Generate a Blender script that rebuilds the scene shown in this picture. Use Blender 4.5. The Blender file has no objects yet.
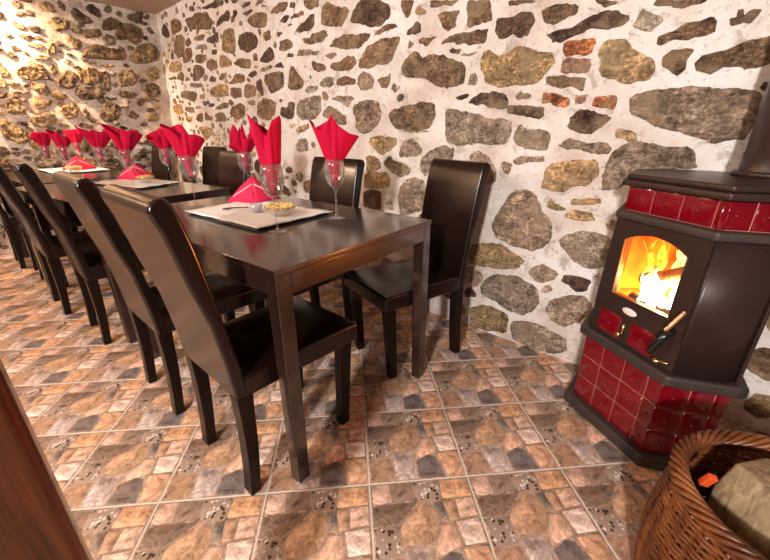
import bpy, bmesh, math, random
from mathutils import Vector, Matrix, noise

random.seed(7)
PI = math.pi
SC = bpy.context.scene
COL = SC.collection
WALL_Y = 1.789          # face of the long stone wall
CEIL_Z = 2.15
def end_x(z): return -4.90 + 0.14 * z    # the battered end wall leans back at its foot

# ------------------------------------------------------------------ mesh helpers
class MB:
    """collects vertices and faces of ONE mesh object"""
    def __init__(s):
        s.v = []; s.f = []; s.m = []; s.c = []; s.uv = []; s.s = []
    def face(s, idx, m=0, c=(1, 1, 1, 0), uv=None, smooth=True):
        s.f.append(tuple(idx)); s.m.append(m); s.c.append(c); s.uv.append(uv); s.s.append(smooth)
    def add(s, pts):
        n = len(s.v); s.v.extend([tuple(p) for p in pts]); return n
    def box(s, lo, hi, m=0, M=None, c=(1, 1, 1, 0)):
        x0, y0, z0 = lo; x1, y1, z1 = hi
        P = [(x0,y0,z0),(x1,y0,z0),(x1,y1,z0),(x0,y1,z0),(x0,y0,z1),(x1,y0,z1),(x1,y1,z1),(x0,y1,z1)]
        if M is not None: P = [M @ Vector(p) for p in P]
        n = s.add(P)
        for q in ((0,3,2,1),(4,5,6,7),(0,1,5,4),(1,2,6,5),(2,3,7,6),(3,0,4,7)):
            s.face([n+i for i in q], m, c, None, False)
        return s
    def prism(s, poly, h0, h1, f3, m=0, smooth=False, c=(1,1,1,0)):
        """poly: 2D points, f3(u,v,h)->3D"""
        k = len(poly)
        n = s.add([f3(u, v, h0) for u, v in poly] + [f3(u, v, h1) for u, v in poly])
        s.face([n+i for i in range(k)][::-1], m, c, None, False)
        s.face([n+k+i for i in range(k)], m, c, None, False)
        for i in range(k):
            j = (i+1) % k
            s.face([n+i, n+j, n+k+j, n+k+i], m, c, None, smooth)
        return s
    def tube(s, path, r, sides=8, m=0, closed=False, c=(1,1,1,0), caps=True):
        path = [Vector(p) for p in path]; N = len(path); rings = []
        rr = r if isinstance(r, (list, tuple)) else [r]*N
        up = None
        for i, p in enumerate(path):
            a = path[(i-1) % N] if (closed or i > 0) else p
            b = path[(i+1) % N] if (closed or i < N-1) else p
            t = (b - a).normalized()
            if up is None:
                up = Vector((0,0,1)) if abs(t.z) < .9 else Vector((1,0,0))
            x = t.cross(up)
            if x.length < 1e-6: x = t.orthogonal()
            x.normalize(); y = x.cross(t).normalized(); up = y
            n = s.add([p + (x*math.cos(2*PI*k/sides) + y*math.sin(2*PI*k/sides))*rr[i] for k in range(sides)])
            rings.append(n)
        L = N if closed else N-1
        for i in range(L):
            a, b = rings[i], rings[(i+1) % N]
            for k in range(sides):
                k2 = (k+1) % sides
                s.face([a+k, a+k2, b+k2, b+k], m, c)
        if not closed and caps:
            s.face([rings[0]+k for k in range(sides)][::-1], m, c)
            s.face([rings[-1]+k for k in range(sides)], m, c)
        return s
    def lathe(s, prof, seg=24, m=0, o=(0,0,0), M=None, c=(1,1,1,0)):
        rings = []
        for r, z in prof:
            if r < 1e-5: P = [Vector((0,0,z))]
            else: P = [Vector((r*math.cos(2*PI*k/seg), r*math.sin(2*PI*k/seg), z)) for k in range(seg)]
            if M is not None: P = [M @ p for p in P]
            rings.append((s.add([p + Vector(o) for p in P]), len(P)))
        for (a, na), (b, nb) in zip(rings, rings[1:]):
            for k in range(seg):
                k2 = (k+1) % seg
                if na == 1 and nb == 1: continue
                if na == 1: s.face([a, b+k2, b+k], m, c)
                elif nb == 1: s.face([a+k, a+k2, b], m, c)
                else: s.face([a+k, a+k2, b+k2, b+k], m, c)
        return s
    def ball(s, o, r, m=0, seg=12, sc=(1,1,1), c=(1,1,1,0)):
        prof = [(math.sin(PI*i/8)*r, -math.cos(PI*i/8)*r) for i in range(9)]
        prof[0] = (0, -r); prof[-1] = (0, r)
        M = Matrix.Diagonal((sc[0], sc[1], sc[2])).to_4x4()
        return s.lathe(prof, seg, m, o, M, c)
    def build(s, name, mats, parent=None, loc=None, rotz=0, bevel=0, bseg=2, subsurf=0, solid=0):
        me = bpy.data.meshes.new(name)
        me.from_pydata(s.v, [], s.f)
        if not isinstance(mats, (list, tuple)): mats = [mats]
        for m in mats: me.materials.append(m)
        me.polygons.foreach_set('material_index', s.m)
        me.polygons.foreach_set('use_smooth', [bool(x) for x in s.s])
        if any(c != (1,1,1,0) for c in s.c):
            ca = me.attributes.new('pcol', 'FLOAT_COLOR', 'CORNER')
            buf = []
            for p, c in zip(s.f, s.c): buf.extend(list(c)*len(p))
            ca.data.foreach_set('color', buf)
        if any(u is not None for u in s.uv):
            ul = me.uv_layers.new(name='UVMap'); buf = []
            for p, u in zip(s.f, s.uv):
                for k in range(len(p)): buf.extend(u[k] if u else (0,0))
            ul.data.foreach_set('uv', buf)
        me.update()
        o = bpy.data.objects.new(name, me); COL.objects.link(o)
        if parent is not None: o.parent = parent
        if loc is not None: o.location = loc
        o.rotation_euler = (0, 0, rotz)
        if solid:
            md = o.modifiers.new('thick', 'SOLIDIFY'); md.thickness = solid; md.offset = 0
        if bevel:
            md = o.modifiers.new('bevel', 'BEVEL'); md.width = bevel; md.segments = bseg
            md.limit_method = 'ANGLE'; md.angle_limit = math.radians(40); md.harden_normals = False
            for p in me.polygons: p.use_smooth = True
            md2 = o.modifiers.new('wn', 'WEIGHTED_NORMAL'); md2.keep_sharp = False
        if subsurf:
            md = o.modifiers.new('sub', 'SUBSURF'); md.levels = subsurf; md.render_levels = subsurf
        return o

def tag(o, label=None, cat=None, group=None, kind=None):
    if label: o['label'] = label
    if cat: o['category'] = cat
    if group: o['group'] = group
    if kind: o['kind'] = kind
    return o
def empty(name, loc, rotz=0):
    o = bpy.data.objects.new(name, None); COL.objects.link(o)
    o.location = loc; o.rotation_euler = (0, 0, rotz); o.empty_display_size = .05
    return o
def copy_tree(o, parent=None):
    c = o.copy(); COL.objects.link(c)
    if parent is not None: c.parent = parent
    for ch in [x for x in bpy.data.objects if x.parent == o]:
        copy_tree(ch, c)
    return c

# ------------------------------------------------------------------ materials
def lin(r, g, b):
    f = lambda v: ((v/255+.055)/1.055)**2.4 if v > 10 else v/255/12.92
    return (f(r), f(g), f(b))
class Mat:
    def __init__(s, name):
        s.mat = bpy.data.materials.new(name); s.mat.use_nodes = True
        s.nt = s.mat.node_tree; s.nt.nodes.clear()
        s.out = s.n('ShaderNodeOutputMaterial')
    def n(s, t, **kw):
        nd = s.nt.nodes.new(t)
        for k, v in kw.items():
            if k in nd.inputs: nd.inputs[k].default_value = v
            else: setattr(nd, k, v)
        return nd
    def l(s, a, b): s.nt.links.new(a, b)
    def coord(s, scale=(1,1,1), kind='Object'):
        tc = s.n('ShaderNodeTexCoord'); mp = s.n('ShaderNodeMapping')
        mp.inputs['Scale'].default_value = scale
        s.l(tc.outputs[kind], mp.inputs['Vector']); return mp.outputs['Vector']
    def noise(s, vec, scale, detail=4, rough=.55, dist=0):
        n = s.n('ShaderNodeTexNoise'); n.inputs['Scale'].default_value = scale
        n.inputs['Detail'].default_value = detail; n.inputs['Roughness'].default_value = rough
        n.inputs['Distortion'].default_value = dist
        if vec is not None: s.l(vec, n.inputs['Vector'])
        return n.outputs['Fac']
    def ramp(s, fac, stops):
        r = s.n('ShaderNodeValToRGB')
        els = r.color_ramp.elements
        while len(els) < len(stops): els.new(.5)
        for e, (p, c) in zip(els, stops):
            e.position = p; e.color = (*c, 1) if len(c) == 3 else c
        s.l(fac, r.inputs['Fac']); return r.outputs['Color']
    def mix(s, fac, a, b, mode='MIX'):
        m = s.n('ShaderNodeMix'); m.data_type = 'RGBA'; m.blend_type = mode
        for sock, val in ((m.inputs[0], fac), (m.inputs[6], a), (m.inputs[7], b)):
            if hasattr(val, 'links'): s.l(val, sock)
            elif isinstance(val, (int, float)): sock.default_value = val
            else: sock.default_value = (*val, 1) if len(val) == 3 else val
        return m.outputs[2]
    def bump(s, h, strength=.5, dist=.01, normal=None):
        b = s.n('ShaderNodeBump'); b.inputs['Strength'].default_value = strength
        b.inputs['Distance'].default_value = dist; s.l(h, b.inputs['Height'])
        if normal is not None: s.l(normal, b.inputs['Normal'])
        return b.outputs['Normal']
    def principled(s, color, rough=.5, normal=None, **kw):
        p = s.n('ShaderNodeBsdfPrincipled')
        if hasattr(color, 'links'): s.l(color, p.inputs['Base Color'])
        else: p.inputs['Base Color'].default_value = (*color, 1)
        if hasattr(rough, 'links'): s.l(rough, p.inputs['Roughness'])
        else: p.inputs['Roughness'].default_value = rough
        if normal is not None: s.l(normal, p.inputs['Normal'])
        for k, v in kw.items(): p.inputs[k].default_value = v
        s.l(p.outputs[0], s.out.inputs['Surface']); return p

def simple(name, col, rough=.5, nscale=0, nstr=.2, ndist=.002, var=0, **kw):
    m = Mat(name); nrm = None; c = col
    if nscale:
        f = m.noise(m.coord(), nscale); nrm = m.bump(f, nstr, ndist)
        if var: c = m.mix(f, tuple(x*(1-var) for x in col), tuple(min(1, x*(1+var)) for x in col))
    m.principled(c, rough, nrm, **kw); return m.mat

def mat_mortar(name, a, b, c, bs=.6):
    m = Mat(name); v = m.coord()
    f = m.noise(v, 2.6, 7, .65); g = m.noise(v, 60, 6, .7); h = m.noise(v, 13, 6, .65, .5)
    col = m.ramp(f, [(.36, a), (.5, b), (.64, c)])
    col = m.mix(m.ramp(h, [(.34, (.8,.8,.8)), (.44, (0,0,0))]), col, tuple(x*.68 for x in a))
    sp = m.ramp(g, [(.34, (.5,.46,.42)), (.42, (1,1,1))])
    col = m.mix(.75, col, sp, 'MULTIPLY')
    add = m.n('ShaderNodeMath', operation='ADD'); m.l(h, add.inputs[0])
    mul = m.n('ShaderNodeMath', operation='MULTIPLY'); m.l(g, mul.inputs[0]); mul.inputs[1].default_value = .4
    m.l(mul.outputs[0], add.inputs[1])
    m.principled(col, .85, m.bump(add.outputs[0], bs, .022)); return m.mat
def mat_stone(name, bs=.7):
    m = Mat(name); v = m.coord()
    at = m.n('ShaderNodeAttribute', attribute_name='pcol')
    f = m.noise(v, 17, 8, .72, .6); g = m.noise(v, 80, 6, .75); h = m.noise(v, 7, 6, .65); q = m.noise(m.coord((1,1,3.5)), 24, 6, .7, .8)
    k = m.ramp(f, [(.36, (.34,.29,.25)), (.46, (.80,.77,.73)), (.54, (1.12,1.10,1.07)), (.64, (1.9,1.85,1.75))])
    col = m.mix(1.0, at.outputs['Color'], k, 'MULTIPLY')
    k2 = m.ramp(g, [(.38, (.38,.34,.30)), (.5, (1,1,1)), (.62, (1.7,1.66,1.6))])
    col = m.mix(.85, col, k2, 'MULTIPLY')
    k3 = m.ramp(q, [(.38, (.5,.46,.42)), (.5, (1,1,1)), (.62, (1.35,1.33,1.28))])
    col = m.mix(.8, col, k3, 'MULTIPLY')
    col = m.mix(m.ramp(h, [(.50, (0,0,0)), (.62, (.6,.6,.6))]), col, lin(172,148,116))
    col = m.mix(m.ramp(g, [(.58, (0,0,0)), (.70, (.5,.5,.5))]), col, lin(205,190,170))
    add = m.n('ShaderNodeMath', operation='ADD'); m.l(f, add.inputs[0])
    mul = m.n('ShaderNodeMath', operation='MULTIPLY'); m.l(g, mul.inputs[0]); mul.inputs[1].default_value = .6
    m.l(mul.outputs[0], add.inputs[1])
    ad2 = m.n('ShaderNodeMath', operation='ADD'); m.l(add.outputs[0], ad2.inputs[0]); m.l(q, ad2.inputs[1])
    m.principled(col, .7, m.bump(ad2.outputs[0], bs, .03)); return m.mat
def mat_tile():
    m = Mat('printed_ceramic_tile')
    uv = m.coord(kind='UV'); ob = m.coord()
    at = m.n('ShaderNodeAttribute', attribute_name='pcol')
    w = m.noise(uv, 11, 6, .65, 3.0); f = m.noise(uv, 26, 6, .7, 2.0); g = m.noise(ob, 9, 6, .7, 1.0)
    col = m.mix(.10, at.outputs['Color'], lin(198,162,138))
    col = m.mix(1.0, col, (1.30,1.53,1.80), 'MULTIPLY')
    col = m.mix(m.ramp(g, [(.42, (0,0,0)), (.60, (.28,.28,.28))]), col, lin(176,138,104))
    k = m.ramp(w, [(.36, (.52,.45,.40)), (.46, (.88,.85,.82)), (.54, (1.12,1.10,1.08)), (.64, (1.5,1.47,1.42))])
    col = m.mix(.9, col, k, 'MULTIPLY')
    vein = m.ramp(f, [(.45, (1,1,1)), (.495, (.48,.38,.32)), (.54, (1,1,1))])
    col = m.mix(.6, col, vein, 'MULTIPLY')
    vo = m.n('ShaderNodeTexVoronoi', feature='F1'); m.l(uv, vo.inputs['Vector']); vo.inputs['Scale'].default_value = 78
    pm = m.ramp(vo.outputs['Distance'], [(.34, (1,1,1)), (.50, (0,0,0))])
    bw = m.n('ShaderNodeSeparateColor'); m.l(vo.outputs['Color'], bw.inputs[0])
    pc = m.ramp(bw.outputs[0], [(.0, lin(45,30,26)), (.48, lin(80,58,48)), (.52, lin(150,128,112)), (.70, lin(225,208,195))])
    peb = m.mix(pm, lin(168,142,124), pc)
    col = m.mix(at.outputs['Alpha'], col, peb)
    m.principled(col, m.ramp(w, [(.35, (.26,.26,.26)), (.65, (.46,.46,.46))]), m.bump(f, .5, .004)); return m.mat
def mat_wood(name, a, b, rough=.35, sc=(3, 30, 30), bs=.15, spec=.5, **kw):
    m = Mat(name); v = m.coord(sc)
    f = m.noise(v, 2.0, 6, .6, .6)
    m.principled(m.ramp(f, [(.3, a), (.7, b)]), rough, m.bump(f, bs, .002), **{'Specular IOR Level': spec}, **kw); return m.mat
def mat_glass(name, tint=(.985,.985,.985), base=.08, white_mix=.028):
    m = Mat(name)
    t = m.n('ShaderNodeBsdfTransparent'); t.inputs[0].default_value = (*tint, 1)
    g = m.n('ShaderNodeBsdfGlossy'); g.inputs['Roughness'].default_value = .02
    lw = m.n('ShaderNodeLayerWeight'); lw.inputs['Blend'].default_value = .35
    r = m.n('ShaderNodeMapRange'); m.l(lw.outputs['Facing'], r.inputs[0])
    r.inputs[1].default_value = .0; r.inputs[2].default_value = 1; r.inputs[3].default_value = base; r.inputs[4].default_value = .55
    x = m.n('ShaderNodeMixShader'); m.l(r.outputs[0], x.inputs[0]); m.l(t.outputs[0], x.inputs[1]); m.l(g.outputs[0], x.inputs[2])
    d = m.n('ShaderNodeBsdfDiffuse'); d.inputs[0].default_value = (.9,.9,.9,1); y = m.n('ShaderNodeMixShader'); y.inputs[0].default_value = white_mix  # white diffuse in place of bright reflections; frosting on the tealight cup
    m.l(x.outputs[0], y.inputs[1]); m.l(d.outputs[0], y.inputs[2])
    m.l(y.outputs[0], m.out.inputs['Surface']); return m.mat
def mat_flame(name, strength=12):
    m = Mat(name)
    v = m.coord()
    sx = m.n('ShaderNodeSeparateXYZ'); m.l(v, sx.inputs[0])
    at = m.n('ShaderNodeAttribute', attribute_name='pcol')
    f = m.noise(v, 16, 4, .6, 1.5)
    s2 = m.n('ShaderNodeSeparateColor'); m.l(at.outputs['Color'], s2.inputs[0])
    add = m.n('ShaderNodeMath', operation='MULTIPLY_ADD'); m.l(f, add.inputs[0]); add.inputs[1].default_value = .7
    m.l(s2.outputs[0], add.inputs[2])
    col = m.ramp(add.outputs[0], [(.30, (1,.10,.004)), (.55, (1,.28,.02)), (.80, (1,.55,.10)), (1.0, (1,.85,.5))])
    st = m.n('ShaderNodeMapRange'); m.l(add.outputs[0], st.inputs[0])
    st.inputs[1].default_value = .3; st.inputs[2].default_value = 1.2; st.inputs[3].default_value = .9; st.inputs[4].default_value = strength
    e = m.n('ShaderNodeEmission'); m.l(col, e.inputs[0]); m.l(st.outputs[0], e.inputs[1])
    t = m.n('ShaderNodeBsdfTransparent')
    lw = m.n('ShaderNodeLayerWeight'); lw.inputs['Blend'].default_value = .5
    x = m.n('ShaderNodeMixShader'); m.l(m.ramp(lw.outputs['Facing'], [(.35, (0,0,0)), (.95, (.95,.95,.95))]), x.inputs[0])
    m.l(e.outputs[0], x.inputs[1]); m.l(t.outputs[0], x.inputs[2])
    m.l(x.outputs[0], m.out.inputs['Surface']); return m.mat

M_ = {}
M_['mortar'] = mat_mortar('lime_mortar', lin(208,190,178), lin(228,218,211), lin(238,234,231))
M_['mortar_rough'] = mat_mortar('rough_lime_mortar', lin(190,165,148), lin(218,198,182), lin(232,216,204), 1.0)
M_['stone'] = mat_stone('field_stone')
M_['stone_rough'] = mat_stone('rough_field_stone', 1.0)
M_['plaster'] = simple('ceiling_plaster', lin(205,180,165), .9, 8, .3, .01, .06)
M_['grout'] = simple('tile_grout', lin(212,198,184), .8, 60, .3, .002, .1)
M_['tile'] = mat_tile()
M_['leather'] = simple('dark_brown_leather', (.010,.004,.0025), .24, 130, .10, .001, .25, **{'Specular IOR Level': .45})
M_['leg_wood'] = simple('dark_chair_leg_wood', (.011,.005,.003), .34, 40, .1, .001, .2, **{'Specular IOR Level': .18})
M_['table_wood'] = mat_wood('dark_brown_table_veneer', (.016,.007,.0045), (.030,.012,.008), .40, (4, 40, 40), .03, .25, **{'Coat Weight': 1.0, 'Coat Roughness': .13, 'Coat IOR': 1.6})
M_['iron'] = simple('brown_black_stove_steel', (.048,.027,.021), .36, 90, .12, .001, .2, Metallic=.35)
M_['cast'] = simple('cast_iron', (.060,.043,.036), .5, 120, .5, .001, .3, Metallic=.3)
M_['red_tile'] = simple('red_glazed_tile', (.17,.002,.008), .08, 9, .08, .004, .25, **{'Coat Weight': .6, 'Coat Roughness': .04})
M_['tile_joint'] = simple('pale_red_tile_joint', (.62,.20,.16), .5)
M_['brass'] = simple('polished_brass', (.85,.58,.25), .22, Metallic=1.0)
M_['steel_spring'] = simple('coppery_wire', (.75,.45,.25), .3, Metallic=1.0)
M_['black'] = simple('black_bakelite', (.01,.01,.01), .2)
M_['badge'] = simple('enamel_badge', (.78,.68,.66), .25)
M_['fireclay'] = simple('glowing_fireclay', (.20,.055,.012), .9, 20, .4, .004, .3)
M_['glass'] = mat_glass('clear_wine_glass')
M_['stove_glass'] = mat_glass('stove_door_glass', (.98,.96,.93), .03, .0)
M_['flame'] = mat_flame('flame', 26)
M_['ember'] = mat_flame('ember', 7)
def mat_ember_log():
    m = Mat('glowing_log'); v = m.coord(); f = m.noise(v, 28, 6, .7)
    p = m.principled(m.ramp(f, [(.4, (.01,.005,.003)), (.6, (.05,.02,.01))]), .9, m.bump(f, .8, .01))
    m.l(m.ramp(f, [(.35, (.9,.05,.002)), (.5, (1,.16,.01)), (.65, (1,.35,.05))]), p.inputs['Emission Color']); p.inputs['Emission Strength'].default_value = .45
    return m.mat
M_['ember_log'] = mat_ember_log()
M_['char'] = simple('charred_wood', (.02,.012,.008), .9, 30, .8, .01, .4)
def mat_cloth(name, a, rough=.8):
    m = Mat(name); v = m.coord()
    f = m.noise(v, 18, 4, .5); w = m.noise(v, 600, 2, .5)
    m.principled(m.mix(f, tuple(x*.85 for x in a), a), rough, m.bump(w, .15, .0006), **{'Sheen Weight': .0, 'Specular IOR Level': .2}); return m.mat
M_['napkin'] = mat_cloth('crimson_cloth', (.50,.001,.035))
M_['napkin_tent'] = mat_cloth('pinkish_red_cloth', (.74,.025,.09))
M_['white_trim'] = mat_cloth('pale_trim', (.85,.55,.55))
M_['white_cloth'] = mat_cloth('white_linen', (.88,.85,.80))
M_['snack'] = simple('golden_snack', (.85,.50,.13), .55, 60, .5, .002, .35)
M_['candle_cup'] = mat_glass('frosted_tealight_cup', (.86,.84,.95), .22, .25)
M_['wax'] = simple('white_wax', (.85,.82,.85), .4)
M_['dark_metal'] = simple('dark_metal', (.08,.05,.03), .35, Metallic=.8)
M_['post'] = mat_wood('varnished_red_brown_timber', (.018,.0045,.0015), (.13,.034,.008), .24, (34, 34, 2.2), .6, .5)
M_['log'] = mat_wood('split_firewood', lin(104,82,56), lin(182,156,118), .75, (32, 32, 9), 1.0)
M_['log_bark'] = simple('firewood_bark', lin(60,48,36), .9, 25, .9, .01, .5)
M_['orange'] = simple('orange_block', lin(225,85,35), .5, 30, .2, .002, .1)
def mat_wicker():
    m = Mat('varnished_wicker'); v = m.coord()
    f = m.noise(v, 7, 3, .5); g = m.noise(v, 60, 3, .6)
    c = m.ramp(f, [(.35, (.07,.018,.005)), (.5, (.17,.052,.015)), (.65, (.30,.11,.035))])
    c = m.mix(.6, c, m.ramp(g, [(.3, (.6,.5,.45)), (.7, (1.4,1.4,1.3))]), 'MULTIPLY')
    m.principled(c, .38, m.bump(g, .2, .001)); return m.mat
M_['wicker'] = mat_wicker()

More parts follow.
